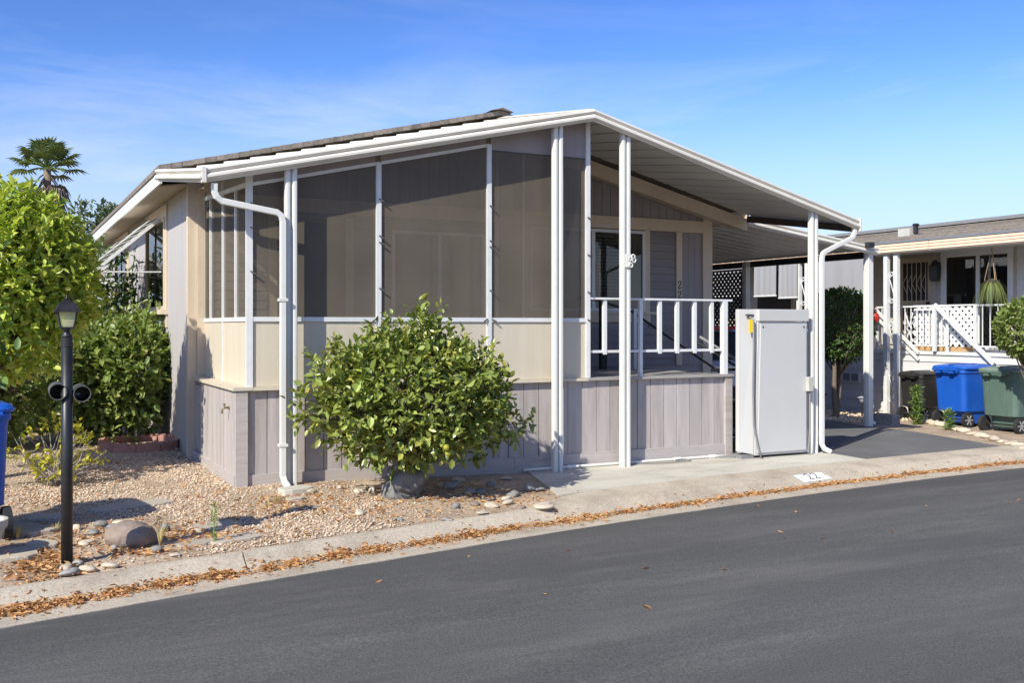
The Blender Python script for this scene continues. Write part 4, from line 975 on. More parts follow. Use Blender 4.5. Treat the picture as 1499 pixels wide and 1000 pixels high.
# wall lantern
p = at(1370, 397, x=NXW-.1)
wl = thing('wall_lantern', (NXW-.1, p.y, p.z-.2), 'black coach lantern on the wall between security door and window', 'lamp')
MB().lathe([(.07, -.20), (.10, -.17), (.115, .10), (.06, .17), (.02, .22)], (NXW-.13, p.y, p.z), 6).build('body', 'black_metal', wl)
MB().box(NXW-.03, NXW-.002, p.y-.05, p.y+.05, p.z-.05, p.z+.18).build('bracket', 'black_metal', wl)
MB().lathe([(.085, -.12), (.10, .07)], (NXW-.134, p.y, p.z), 6).build('glass', 'lamp_glass', wl)
# porch railings
def iron_rail(ya, yb, label, scroll=True):
    r = thing('porch_railing', (NXD+.04, (ya+yb)/2, NDZ), label, 'railing', 'white iron railings on the neighbouring porch')
    MB().box(NXD+.02, NXD+.06, ya, yb, 2.0, 2.03).build('top_rail', 'white_frame', r); MB().box(NXD+.025, NXD+.055, ya, yb, 1.27, 1.295).build('bottom_rail', 'white_frame', r)
    for y in (ya+.02, yb-.02): MB().box(NXD+.02, NXD+.06, y-.02, y+.02, NDZ+.036, 1.999).build('post', 'white_frame', r)
    n = int((yb-ya)/.14)
    for i in range(1, n):
        y = lerp(ya, yb, i/n); MB().box(NXD+.033, NXD+.047, y-.008, y+.008, 1.296, 1.999).build('picket', 'white_frame', r)
    if scroll:
        y = lerp(ya, yb, .52)
        for s in (-1, 1):
            MB().tube([(NXD+.03, y+s*.07, 1.90), (NXD+.03, y+s*.085, 1.87), (NXD+.03, y+s*.05, 1.78), (NXD+.03, y, 1.66), (NXD+.03, y+s*.06, 1.60), (NXD+.03, y, 1.54), (NXD+.03, y+s*.05, 1.42), (NXD+.03, y+s*.085, 1.36), (NXD+.03, y+s*.06, 1.33)], .011, 5).build('scroll', 'white_frame', r)
            for zc in (1.70, 1.52):
                MB().tube([(NXD+.03, y+s*(.11+.045*math.cos(t)*(1-t/9)), zc+.045*math.sin(t)*(1-t/9)) for t in np.linspace(0, 7.5, 14)], .008, 5).build('scroll', 'white_frame', r)
    return r
ya, yb = at(1386, 470, x=NXD).y, at(1281, 470, x=NXD).y
iron_rail(ya, yb, 'white iron railing with scrollwork on the neighbouring porch beside the iron columns')
yc, yd = at(1499, 470, x=NXD).y - .4, at(1425, 470, x=NXD).y
iron_rail(yc, yd, 'plain white iron railing behind the round bush on the neighbouring porch', False)
wlt = thing('white_lattice', (NXD+.2, 2.2, NDZ), 'white diagonal lattice panel on the neighbouring porch', 'lattice')
la, lb = at(1426, 470, x=NXD+.16).y, at(1338, 470, x=NXD+.16).y
mb = MB(); lattice(mb, (NXD+.16, la, 1.27), (0, 1, 0), (0, 0, 1), lb-la, .74, .098, .058, .007); mb.build('lattice_panel', 'white_lattice', wlt)
MB().box(NXD+.14, NXD+.17, la, lb, 2.012, 2.04).box(NXD+.14, NXD+.18, la-.05, la-.001, NDZ+.036, 2.04).build('frame', 'white_lattice', wlt)
MB().box(NXD+.19, NXD+.21, la, lb, NDZ+.036, 1.265).build('kick_board', 'plywood', wlt)
hd = thing('ramp_handrail', (NXD-.1, 1.8, NDZ), 'white sloping handrail in front of the white lattice panel', 'handrail')
a, b = at(1368, 446, x=NXD-.06), at(1455, 533, x=NXD-.06)
MB().bar(a, b, .045, .07).build('rail', 'white_frame', hd); MB().box(NXD-.085, NXD-.035, a.y-.03, a.y+.03, 1.18, a.z).build('post', 'white_frame', hd)
a2, b2 = at(1281, 453, x=NXD-.03), at(1345, 517, x=NXD-.03)
hd2 = thing('step_handrail', (NXD-.03, 3.4, NDZ), 'white sloping handrail behind the iron columns by the scrollwork railing', 'handrail')
MB().bar(a2, b2, .035, .06).build('rail', 'white_frame', hd2); MB().bar(a2-Vector((0, 0, .13)), b2-Vector((0, 0, .13)), .03, .05).build('rail', 'white_frame', hd2)
# iron columns: two uprights with scrolls
def iron_column(pxa, pxb, label, X=NXF+.1):
    ya, yb = at(pxb, 480, x=X).y, at(pxa, 480, x=X).y
    c = thing('porch_column', (X, (ya+yb)/2, gz(X, ya)), label, 'column', 'white iron porch columns')
    for y in (ya, yb): MB().box(X-.04, X+.04, y-.045, y+.045, -.2, 3.04).build('upright', 'white_frame', c)
    w = yb-ya-.09; y0 = ya+.045
    z = 2.75
    while z > .3:
        for zz, sg in ((z-.12, 1), (z-.62, -1)):
            MB().tube([(X, y0+w/2+w*.42*math.cos(t)*(1-t/10), zz+.055*sg*math.sin(t)*(1-t/10)) for t in np.linspace(-1.2, 7, 14)], .011, 5).build('scroll', 'white_frame', c)
        MB().tube([(X, y0+w*.95, z-.17), (X, y0+w*.6, z-.30), (X, y0+w*.05, z-.55)], .010, 5).build('scroll', 'white_frame', c)
        z -= .95
iron_column(1298, 1312.5, 'white iron porch column with scrolls beside the scrollwork railing')
iron_column(1170, 1182, 'white iron porch column with scrolls between the grey roller shades')
# roller shades
def shade(pxa, pxb, pb, label):
    X = NXF+.02; ya, yb = at(pxb, 400, x=X).y, at(pxa, 400, x=X).y; zb = at((pxa+pxb)/2, pb, x=X).z
    s = thing('roller_shade', (X, (ya+yb)/2, zb), label, 'shade', 'grey roller shades along the neighbouring porch')
    mb = MB(); n = 14
    for i in range(n+1):
        y = lerp(ya, yb, i/n); d = .012*math.sin(i*1.7)
        mb.v += [(X+.005+d*.3, y, 3.03), (X+.0+d, y, zb)]
    for i in range(n): mb.f.append((2*i, 2*i+1, 2*i+3, 2*i+2))
    mb.build('fabric', 'grey_fabric', s, smooth=True)
    MB().tube([(X, ya, zb), (X, yb, zb)], .02, 8).build('bottom_bar', 'white_frame', s)
shade(1042, 1094, 434, 'grey roller shade hanging behind the dark lattice screen')
shade(1104, 1136, 433.5, 'grey roller shade hanging next to the dark lattice screen')
shade(1140, 1167, 436, 'narrow grey roller shade left of the iron column by the carport')
shade(1185, 1274, 430, 'wide grey roller shade hanging above the clipped round tree')
# dim porch behind the shades: gloom painted as a dark sheet, with posts
MB().box(NXW-.06, NXW-.002, 5.2, 8.6, NDZ, 2.95).build('porch_gloom', 'interior', nb)
for y in (6.1, 7.3): MB().box(NXW-.12, NXW-.06, y-.08, y+.08, NDZ, 3.0).build('wall_post', 'soffit', nb)

# hanging plant
hp = at(1452, 415, x=NXF+.35)
hpt = thing('hanging_plant', (hp.x, hp.y, hp.z-.1), 'spider plant in a hanging basket before the large window', 'plant')
MB().lathe([(.06, -.08), (.12, .0), (.13, .06), (.10, .06)], (hp.x, hp.y, hp.z), 12).build('basket', 'dark_wood', hpt)
for k in range(3):
    t = k*2.1; MB().tube([(hp.x+.12*math.cos(t), hp.y+.12*math.sin(t), hp.z+.05), (hp.x, hp.y, 3.01)], .006, 5).build('cord', 'burlap', hpt)
rg = np.random.default_rng(5)
def blades(base, n, length, width, spread, droop, rng, name, mat, parent):
    """arching strap leaves"""
    V = []; F = []
    for i in range(n):
        t = rng.uniform(0, 2*math.pi); l = length*rng.uniform(.6, 1.1); s = spread*rng.uniform(.4, 1.1); w = width*rng.uniform(.7, 1.2)
        d = np.array([math.cos(t), math.sin(t), 0]); q = np.array([-math.sin(t), math.cos(t), 0])*w/2
        k = len(V); m = 5
        for j in range(m):
            u = j/(m-1); p = np.array(base) + d*l*s*u + np.array([0, 0, l*(u*(1-s*.5) - droop*u*u)])
            ww = (1-u**2)*.9 + .1; V.append(p-q*ww); V.append(p+q*ww)
        for j in range(m-1): F.append((k+2*j, k+2*j+1, k+2*j+3, k+2*j+2))
    return np_obj(name, V, F, mat, parent)
blades((hp.x, hp.y, hp.z+.03), 190, .50, .016, .75, 1.7, rg, 'foliage', 'spider_leaf', hpt)

# ------------------------------------------------------------------ plants
def unit(v): return v/np.maximum(1e-9, np.linalg.norm(v, axis=-1, keepdims=True))
def leaf_arrays(P, D, U, Ln, Wd, fold=.18, curl=.12):
    """P base, D direction, U up hint -> verts/tris of folded leaves (8 verts, 8 tris each)"""
    D = unit(D); S = unit(np.cross(D, U)); Nn = np.cross(S, D); Ln = Ln[:, None]; Wd = Wd[:, None]
    def q(u, w, k): return P + D*Ln*u + S*Wd*w*.5 + Nn*(Wd*fold*k - Ln*curl*u*u)
    V = np.stack([P, q(.30, 0, -.5), q(.68, 0, -.4), q(1.0, 0, 0), q(.26, .82, .8), q(.60, .88, .8), q(.26, -.82, .8), q(.60, -.88, .8)], 1).reshape(-1, 3); n = len(P)
    T = np.array([[0, 1, 4], [4, 1, 5], [1, 2, 5], [5, 2, 3], [0, 6, 1], [6, 7, 1], [1, 7, 2], [7, 3, 2]]); F = (T[None] + 8*np.arange(n)[:, None, None]).reshape(-1, 3)
    return V, F
def crown_points(rng, c, rad, n, shell=.62, lumps=6, lamp=.2, zmin=None):
    d = unit(rng.normal(size=(n, 3))); ld = unit(rng.normal(size=(lumps, 3)))
    k = np.zeros(n)
    for i in range(lumps): k += np.maximum(0, d @ ld[i])**3 * (1 if i % 2 else -.7)
    r = (shell + (1-shell)*rng.random(n)**.6) * (1 + lamp*k)
    P = np.array(c) + d*r[:, None]*np.array(rad)
    if zmin is not None: m = P[:, 2] > zmin; P, d = P[m], d[m]
    return P, d
def sprigs(rng, P, d, per, tl, Ll, lw, up=.45, jitter=.7):
    """leaves set along a short twig at each point"""
    n = len(P); tw = unit(d*.8 + np.array([0, 0, up]) + rng.normal(size=(n, 3))*.35)
    Pa = np.repeat(P, per, 0); Ta = np.repeat(tw, per, 0); m = len(Pa)
    s = np.tile(np.linspace(0, 1, per), n)[:, None]*tl*rng.uniform(.7, 1.3, (m, 1))
    B = Pa + Ta*s; D = unit(Ta*.65 + rng.normal(size=(m, 3))*jitter + np.repeat(d, per, 0)*.25)
    U = unit(np.array([0, 0, 1.0]) + rng.normal(size=(m, 3))*.45 + np.repeat(d, per, 0)*.35)
    Ln = Ll*np.clip(rng.normal(.92, .24, m), .4, 1.4); return B, D, U, Ln, Ln*lw*rng.uniform(.85, 1.15, m)
def branches(rng, base, top, tips, r0, mat, parent, ntr=1, name='trunk', n=7):
    """tapered trunk(s) from base to top, limbs running out to chosen tips"""
    mb = MB(); base = Vector(base); top = Vector(top)
    for k in range(ntr):
        a = base + Vector((rng.normal()*r0*1.2, rng.normal()*r0*1.2, 0))*(ntr > 1); b = top + Vector((rng.normal(), rng.normal(), 0))*r0*2.5*(ntr > 1)
        m1 = a.lerp(b, .35) + Vector((rng.normal(), rng.normal(), 0))*r0*.6; m2 = a.lerp(b, .7) + Vector((rng.normal(), rng.normal(), 0))*r0*.6
        mb.tube([a-Vector((0, 0, .08)), a+Vector((0, 0, .03)), m1, m2, b], [r0*1.35, r0*1.1, r0*.9, r0*.75, r0*.45], n)
    for t in tips:
        t = Vector(t); s = base.lerp(top, rng.uniform(.45, .95)); m = s.lerp(t, .5) + Vector((rng.normal()*.05, rng.normal()*.05, .06))
        mb.tube([s, m, t], [r0*.42, r0*.26, r0*.08], 5)
    return mb.build(name, mat, parent, smooth=True)
def plant(name, label, cat, base, parts, trunk, seed, leafmat, single=0, single_mat=None, group=None):
    """parts = [(centre, radii, clusters, per, twig, leaf length, width ratio, kwargs)]"""
    rng = np.random.default_rng(seed); t = thing(name, base, label, cat, group)
    B = []; tips = []
    for c, rad, ncl, per, tl, Ll, lw, kw in parts:
        up = kw.pop('up', .45) if kw else .45; jit = kw.pop('jitter', .7) if kw else .7
        P, d = crown_points(rng, c, rad, ncl, **kw)
        B.append(sprigs(rng, P, d, per, tl, Ll, lw, up, jit)); tips += [tuple(p) for p in P[rng.permutation(len(P))[:max(8, len(P)//14)]]]
    P, D, U, Ln, Wd = [np.concatenate(q) for q in zip(*B)]
    if single:                                   # the leaves that show largest, each a piece of its own
        cam_ = np.array(CAM); dist = np.linalg.norm(P + D*Ln[:, None]*.5 - cam_, axis=1) - Ln*2.2
        idx = np.argsort(dist)[:single]; keep = np.ones(len(P), bool); keep[idx] = False
        V, F = leaf_arrays(np.zeros((1, 3)), np.array([[1., 0, 0]]), np.array([[0, 0, 1.]]), np.array([1.]), np.array([.5]))
        me = bpy.data.meshes.new('leaf'); me.from_pydata([tuple(v) for v in V], [], [tuple(f) for f in F]); me.materials.append(M[single_mat])
        for i in idx:
            x_ = Vector(D[i]).normalized(); s_ = x_.cross(Vector(U[i])).normalized(); z_ = s_.cross(x_)
            mt = Matrix((x_, -s_, z_)).transposed()
            o = shared('leaf', me, t, Vector(P[i]), mt.to_euler(), (Ln[i], Wd[i]*2, Wd[i]*2))
        P, D, U, Ln, Wd = P[keep], D[keep], U[keep], Ln[keep], Wd[keep]
    V, F = leaf_arrays(P, D, U, Ln, Wd)
    o = np_obj('crown', V, F, leafmat, t)
    if single: o['kind'] = 'stuff'
    if trunk:
        top, r0, ntr, mat = trunk
        branches(rng, base, top, tips, r0, mat, t, ntr)
    return t, rng
# camellia in front of the porch
b = (1.46, -1.05, gz(1.46, -1.05)+.02)
cpt = [((1.60, -1.02, .87), (.93, .74, .60), 1350, 5, .12, .086, .58, dict(shell=.50, lamp=.09, lumps=10, zmin=.24)),
       ((1.45, -1.02, 1.02), (.68, .56, .60), 380, 6, .14, .084, .56, dict(shell=.55, lamp=.25, up=.9)),
       ((.88, -1.05, .92), (.27, .36, .42), 150, 6, .15, .084, .56, dict(shell=.5, lamp=.25, up=.6)),
       ((2.22, -.98, .70), (.34, .40, .34), 140, 6, .14, .084, .56, dict(shell=.5, lamp=.25, up=.3)),
       ((1.60, -1.0, 1.55), (.22, .2, .22), 32, 7, .16, .08, .55, dict(shell=.2, up=1.2)),
       ((.52, -1.05, .86), (.16, .2, .12), 16, 7, .16, .085, .55, dict(shell=.2, up=.2)),
       ((.62, -1.05, 1.18), (.16, .2, .16), 16, 7, .17, .085, .55, dict(shell=.2, up=.7)),
       ((2.62, -1.0, .60), (.16, .2, .10), 18, 7, .16, .085, .55, dict(shell=.2, up=.1)),
       ((2.48, -1.0, .98), (.18, .2, .16), 18, 7, .16, .085, .55, dict(shell=.2, up=.5)),
       ((1.95, -1.0, 1.42), (.16, .2, .14), 14, 7, .17, .085, .55, dict(shell=.2, up=1.1)),
       ((1.18, -1.0, 1.45), (.14, .2, .14), 12, 7, .17, .085, .55, dict(shell=.2, up=1.1)),
       ((.78, -1.0, 1.36), (.10, .1, .22), 10, 7, .16, .09, .55, dict(shell=.2, up=1.2)),
       ((2.25, -1.0, 1.2), (.22, .2, .22), 18, 7, .16, .09, .55, dict(shell=.2, up=1.0))]
cam_t, rg = plant('camellia_shrub', 'glossy green rounded camellia shrub growing in front of the porch skirting', 'shrub', b, cpt, ((1.50, -1.03, .60), .026, 2, 'bark'), 11, 'camellia_leaf', 260, 'camellia_leaf_single')
for k, (x, z) in enumerate(((1.55, .52), (1.58, .46))):
    p = (x, -1.80+.03*k, z); MB().lathe([(.003, -.03), (.026, -.02), (.032, .0), (.024, .022), (.004, .03)], p, 8).build('fruit', 'yellow_leaf', cam_t, smooth=True)
# lemon tree at the left
b = (-2.35, 1.55, gz(-2.35, 1.55))
plant('citrus_tree', 'leafy yellow-green citrus tree behind the lamp post', 'tree', b,
      [((-2.40, 1.55, 2.18), (1.16, .85, .94), 1900, 6, .15, .10, .52, dict(shell=.55, lamp=.09, lumps=9)),
       ((-1.80, 1.55, 2.10), (.60, .5, .62), 620, 6, .14, .10, .52, dict(shell=.5, lamp=.2)),
       ((-2.2, 1.55, 2.76), (.55, .5, .32), 220, 6, .13, .095, .52, dict(shell=.45, up=.8)),
       ((-2.4, 1.45, 1.45), (.85, .6, .42), 420, 6, .15, .10, .5, dict(shell=.4, lamp=.2)),
       ((-1.50, 1.6, 1.9), (.35, .4, .4), 90, 6, .15, .10, .46, dict(shell=.4))],
      ((-2.35, 1.55, 1.95), .09, 1, 'bark'), 21, 'citrus_leaf')
plant('mid_shrub', 'broad leafy shrub filling the space under the citrus tree', 'shrub', (-2.15, 4.3, gz(-2.1, 4.3)),
      [((-2.15, 4.2, .98), (1.0, .7, .78), 700, 6, .14, .11, .5, dict(shell=.55, lamp=.15)), ((-1.6, 5.9, .85), (.5, .5, .75), 260, 6, .14, .11, .5, dict(shell=.55, lamp=.15)), ((-2.9, 3.6, 1.0), (.7, .6, .8), 300, 6, .14, .11, .5, dict(shell=.55))],
      ((-2.1, 4.3, .9), .04, 4, 'bark'), 25, 'shrub_leaf')
# rounded shrub against the side wall
b = (-.78, 4.75, gz(-.78, 4.75))
plant('side_shrub', 'rounded light green shrub against the grey side wall behind the brick ring', 'shrub', b,
      [((-.72, 4.55, .98), (.66, .7, .72), 820, 6, .13, .115, .55, dict(shell=.6, lamp=.16)),
       ((-.48, 4.3, 1.05), (.42, .5, .58), 300, 6, .12, .11, .55, dict(shell=.55)),
       ((-.75, 4.5, .45), (.60, .6, .38), 340, 6, .12, .11, .55, dict(shell=.5)),
       ((-.35, 4.75, 1.60), (.28, .3, .30), 60, 7, .18, .09, .38, dict(shell=.3, up=1.1))],
      ((-.75, 4.7, .9), .05, 3, 'bark'), 31, 'shrub_leaf')
# taller darker shrub farther along the wall
b = (-1.05, 7.4, gz(-1, 5))
plant('tall_shrub', 'tall dark shrub reaching the metal window awning', 'shrub', b,
      [((-1.05, 7.2, 1.55), (.80, .9, 1.0), 520, 6, .16, .12, .42, dict(shell=.55, lamp=.2)),
       ((-.75, 6.9, 2.25), (.50, .5, .60), 170, 6, .2, .11, .42, dict(shell=.4, up=.8))],
      ((-1.0, 7.3, 1.6), .05, 3, 'bark'), 41, 'dark_leaf')
# vine on the wall
rngv = np.random.default_rng(8); vn = thing('wall_vine', (-.1, 5.9, 1.5), 'dark leafy vine sprays crossing the side wall window', 'vine')
V_, F_ = [], []
for a_, c_ in (((-.22, 7.9, 1.7), (-.20, 6.5, 2.85)), ((-.2, 7.2, 1.5), (-.18, 6.35, 2.6)), ((-.2, 7.6, 2.0), (-.18, 6.9, 2.4))):
    a_ = np.array(a_); c_ = np.array(c_); s = np.linspace(0, 1, 44)[:, None]; P = a_*(1-s) + c_*s + np.c_[np.zeros(44), .05*np.sin(s*9), .05*np.sin(s*7)]
    MB().tube([tuple(p) for p in P[::4]], .006, 5).build('stem', 'bark', vn)
    m = len(P); D = unit(rngv.normal(size=(m, 3))*np.array([.4, 1, .8])); v, f = leaf_arrays(P, D, np.tile([[-1., 0, .3]], (m, 1)), rngv.uniform(.07, .12, m), rngv.uniform(.05, .07, m))
    F_.append(f + sum(len(q) for q in V_)); V_.append(v)
np_obj('foliage', np.concatenate(V_), np.concatenate(F_), 'dark_leaf', vn)
# background mass at the far left, flowering
b = (-2.6, 7.5, gz(-2.6, 5))
ft, rg = plant('flowering_shrub', 'green shrub with small pink flowers beyond the lamp post', 'shrub', b,
      [((-2.1, 6.9, 1.15), (1.15, .8, .95), 620, 6, .15, .12, .42, dict(shell=.55, lamp=.2)),
       ((-3.2, 7.3, 1.35), (.9, .8, 1.1), 300, 6, .15, .12, .42, dict(shell=.55, lamp=.2))], ((-2.4, 7.4, 1.1), .05, 4, 'bark'), 51, 'shrub_leaf')
P, d = crown_points(rg, (-2.0, 6.85, 1.3), (1.15, .85, .7), 170, shell=.95); V, F = leaf_arrays(*[q for q in sprigs(rg, P, d, 4, .03, .05, .8)]); np_obj('flowers', V, F, 'pink_petal', ft, kind='stuff')
plant('back_hedge', 'dark hedge closing the side yard behind the flowering shrub', 'hedge', (-2.4, 12.0, .05),
      [((-3.0, 12.0, 1.3), (2.4, .9, 1.5), 800, 6, .2, .16, .45, dict(shell=.6, lamp=.12)), ((-1.3, 13.0, 1.6), (.9, .9, 1.5), 320, 6, .2, .16, .45, dict(shell=.6))], ((-2.4, 12, 1.4), .07, 4, 'bark'), 61, 'dark_leaf')
# broad-leaved sapling by the bin
b = (-2.42, .75, gz(-2.4, .75))
plant('sapling', 'dark broad-leaved sapling rising behind the blue bin', 'sapling', b,
      [((-2.40, .75, 1.30), (.30, .25, .62), 26, 6, .22, .17, .48, dict(shell=.1, up=.5, jitter=.9))], ((-2.41, .75, 1.75), .012, 1, 'bark'), 71, 'dark_leaf')
# low yellow-green shrub, half bare
b = (-1.62, .95, gz(-1.62, .95))
yt, rg = plant('low_shrub', 'low half-bare shrub with yellow leaves behind the lamp post', 'shrub', b,
      [((-1.66, .90, .42), (.42, .35, .26), 62, 6, .06, .055, .55, dict(shell=.5, up=.8)), ((-1.60, .85, .20), (.25, .25, .12), 36, 6, .06, .055, .55, dict(shell=.3)),
       ((-1.25, .85, .30), (.10, .1, .10), 9, 6, .05, .055, .55, dict(shell=.3, up=.9)), ((-1.58, .85, .62), (.06, .06, .08), 6, 6, .05, .05, .55, dict(shell=.3, up=.9))], None, 81, 'yellow_leaf')
tw = MB()
for k in range(46):
    t = rg.uniform(0, 6.28); r = rg.uniform(.2, .48); z = rg.uniform(.1, .58)
    e = Vector((b[0]-.02+r*math.cos(t), b[1]-.05+r*.8*math.sin(t), z)); m = Vector(b).lerp(e, .5)+Vector((rg.normal()*.06, rg.normal()*.06, .04))
    tw.tube([Vector(b), m, e], [.008, .005, .003], 5)
    tw.tube([m, e+Vector((rg.normal()*.1, rg.normal()*.1, rg.normal()*.07))], [.004, .002], 4)
tw.build('twigs', 'twig', yt)
# clipped trees by the neighbouring home
p = at(1222, 600, z=.0); p = Vector((p.x-.55, p.y-.42, 0)); 
cc = at(1229, 478, x=p.x)
plant('topiary_tree', 'clipped round dark green tree in the rock bed beside the carport post', 'tree', (p.x, cc.y+.05, gz(p.x, p.y)),
      [((p.x, cc.y, cc.z+.02), (.60, .60, .66), 1500, 5, .06, .06, .55, dict(shell=.80, lamp=.05)), ((p.x, cc.y, cc.z+.1), (.42, .42, .5), 300, 5, .06, .06, .55, dict(shell=.5))], ((p.x, cc.y, cc.z-.3), .05, 2, 'bark'), 91, 'topiary_leaf')
cc = at(1507, 480, x=12.0)
plant('round_bush', 'round sunlit green bush on a short trunk beside the green wheeled bin', 'bush', (12.0, cc.y, gz(12, cc.y)),
      [((12.0, cc.y, cc.z), (.47, .47, .44), 1300, 5, .05, .065, .6, dict(shell=.75, lamp=.05))], ((12.0, cc.y, cc.z-.2), .035, 3, 'bark'), 101, 'shrub_leaf')
# far trees
fp = at(152, 318, y=42)
plant('distant_tree', 'hazy tree top showing beyond the home\'s eave', 'tree', (fp.x, 42, 0), [((fp.x-.3, 42, fp.z-2.2), (2.6, 2, 2.6), 420, 6, .5, .40, .4, dict(shell=.45, lamp=.3)), ((fp.x+.6, 42, fp.z-.6), (1.3, 1, .9), 120, 6, .5, .34, .4, dict(shell=.3, lamp=.3))], ((fp.x, 42, fp.z-2), .3, 1, 'bark'), 111, 'far_leaf')
# fan palm
pb = at(69, 246, y=30); rgp = np.random.default_rng(4)
pm = thing('fan_palm', (pb.x, 30, 0), 'tall fan palm rising behind the citrus tree', 'palm')
MB().tube([(pb.x, 30, -.1), (pb.x+.05, 30, pb.z*.5), (pb.x, 30, pb.z)], [.22, .15, .13], 10).build('trunk', 'bark', pm, smooth=True)
def fan(origin, dr, stalk, rad, mat, dead=False):
    dr = Vector(dr).normalized(); o = Vector(origin); tip = o + dr*stalk + Vector((0, 0, -.12*stalk if not dead else -.3))
    side = dr.cross(Vector((0, 0, 1))).normalized(); upv = side.cross(dr).normalized(); mb = MB()
    mb.tube([o, o.lerp(tip, .5)+upv*.05, tip], [.03, .025, .02], 5)
    n = 17
    for i in range(n):
        a = lerp(-1.9, 1.9, i/(n-1)); r = rad*(1-.14*abs(a))*rgp.uniform(.9, 1.1)
        d = dr*math.cos(a) + side*math.sin(a); e = tip + d*r + Vector((0, 0, -.22*r if not dead else -.5*r)) ; q = d.cross(upv).normalized()*rad*.075; m = tip + d*r*.55 + upv*.03
        mb.add([tip, m-q, e, m+q, m+upv*-.035], [(0, 1, 4), (0, 4, 3), (1, 2, 4), (4, 2, 3)])
    mb.build('dead_frond' if dead else 'frond', mat, pm)
for k in range(26):
    t = k*2.4; el_ = lerp(1.35, -.15, k/25); fan((pb.x, 30, pb.z), (math.cos(t)*math.cos(el_), math.sin(t)*math.cos(el_), math.sin(el_)), .80, .66, 'palm_leaf')
for k in range(26):
    t = k*2.4+.6; fan((pb.x, 30, pb.z-.1-.035*k), (math.cos(t)*.8, math.sin(t)*.8, -.35-.03*k), .5, .55, 'palm_dead', True)

# ------------------------------------------------------------------ lamp post with two newspaper tubes
lp = ground_at(98, 828)
lamp = thing('lamp_post', lp, 'black lamp post with glass lantern and two open newspaper tubes', 'lamp post')
x, y, z = lp
MB().tube([(x, y, z-.1), (x, y, 1.565)], .040, 16).build('pole', 'black_metal', lamp, smooth=True)
MB().lathe([(.043, 0), (.043, .03)], (x, y, 1.50), 16).build('collar', 'black_metal', lamp)
MB().lathe([(.036, 0), (.040, .012), (.022, .035), (.022, .052), (.044, .068), (.05, .072)], (x, y, 1.565), 16).build('neck', 'black_metal', lamp, smooth=True)
lan = MB(); z0, z1 = 1.636, 1.752
for sx in (-1, 1):
    for sy in (-1, 1): lan.bar((x+sx*.042, y+sy*.042, z0), (x+sx*.064, y+sy*.064, z1), .009, .009)
lan.box(x-.046, x+.046, y-.046, y+.046, z0-.006, z0+.006); lt_ = lan.build('lantern_frame', 'black_metal', lamp)
for sx, sy in ((1, 0), (-1, 0), (0, 1), (0, -1)):
    q = Vector((-sy, sx, 0)); n_ = Vector((sx, sy, 0)); c0 = Vector((x, y, z0+.006)); c1 = Vector((x, y, z1))
    MB().add([c0+n_*.041-q*.038, c0+n_*.041+q*.038, c1+n_*.062-q*.058, c1+n_*.062+q*.058], [(0, 1, 3, 2)]).build('pane', 'frosted', lt_)
MB().lathe([(.018, 0), (.018, .03), (.027, .05), (.027, .075), (.012, .09)], (x, y, z0+.006), 10).build('bulb', 'bulb_white', lt_, smooth=True)
MB().lathe([(.124, 0), (.124, .010), (.104, .022), (.084, .055), (.040, .082), (.012, .092)], (x, y, z1-.002), 4).build('lantern_roof', 'black_metal', lamp)
MB().lathe([(.012, 0), (.016, .012), (.008, .022), (.010, .03), (.002, .042)], (x, y, z1+.086), 10).build('finial', 'black_metal', lamp, smooth=True)
bk = Vector((_F[0], _F[1], 0))*.86 - Vector((_R[0], _R[1], 0))*.42
def paper_tube(cx_, cz, f):
    a = at(cx_, cz, y=y-.05); b = a + bk*f; mb = MB(); n = 20
    d = (b-a).normalized(); u = d.cross(Vector((0, 0, 1))).normalized(); v = u.cross(d); ro, ri = .060, .055
    for p in (a, b):
        for r in (ro, ri):
            for j in range(n): t = 2*math.pi*j/n; mb.v.append(tuple(p+u*r*math.cos(t)+v*r*math.sin(t)))
    for j in range(n):
        k = (j+1) % n; mb.f += [(j, k, 2*n+k, 2*n+j)[::-1], (n+j, n+k, 3*n+k, 3*n+j), (j, n+j, n+k, k)[::-1], (2*n+j, 2*n+k, 3*n+k, 3*n+j)]
    mb.f.append(tuple(3*n+j for j in range(n))); mb.build('newspaper_tube', 'tube_grey', lamp)
paper_tube(85, 574, .34); paper_tube(120.5, 577, .34)
MB().bar(at(88, 577, y=y+.0), at(117, 577, y=y+.0), .03, .02).build('tube_bracket', 'black_metal', lamp)

# ------------------------------------------------------------------ rocks, stones, slabs
def rock_mesh(seed, mat, sub=3, amp=.16, flat=1.0):
    import bmesh
    bm = bmesh.new(); bmesh.ops.create_icosphere(bm, subdivisions=sub, radius=1.0); r = np.random.default_rng(seed); dirs = unit(r.normal(size=(9, 3))); am = r.normal(size=9)*amp; fr = r.uniform(1.5, 3.5, 9); ph = r.uniform(0, 6, 9)
    for v in bm.verts:
        d = np.array(v.co); k = 1 + sum(am[i]*math.sin(fr[i]*float(d @ dirs[i])+ph[i]) for i in range(9))*.5 + (sum(am[i]*math.sin(5*fr[i]*float(d @ dirs[i-3])+2*ph[i]) for i in range(9))*.14 if sub > 3 else 0); v.co = Vector(d*k)
    me = bpy.data.meshes.new('rock'); bm.to_mesh(me); bm.free(); me.polygons.foreach_set('use_smooth', [True]*len(me.polygons)); me.materials.append(M[mat]); return me
RM = {m: [rock_mesh(i*7+len(m), m) for i in range(3)] for m in ('rock_grey', 'rock_tan', 'rock_brown')}
RM['flagstone'] = [rock_mesh(77, 'flagstone', 3, .2)]
rr = random.Random(2)
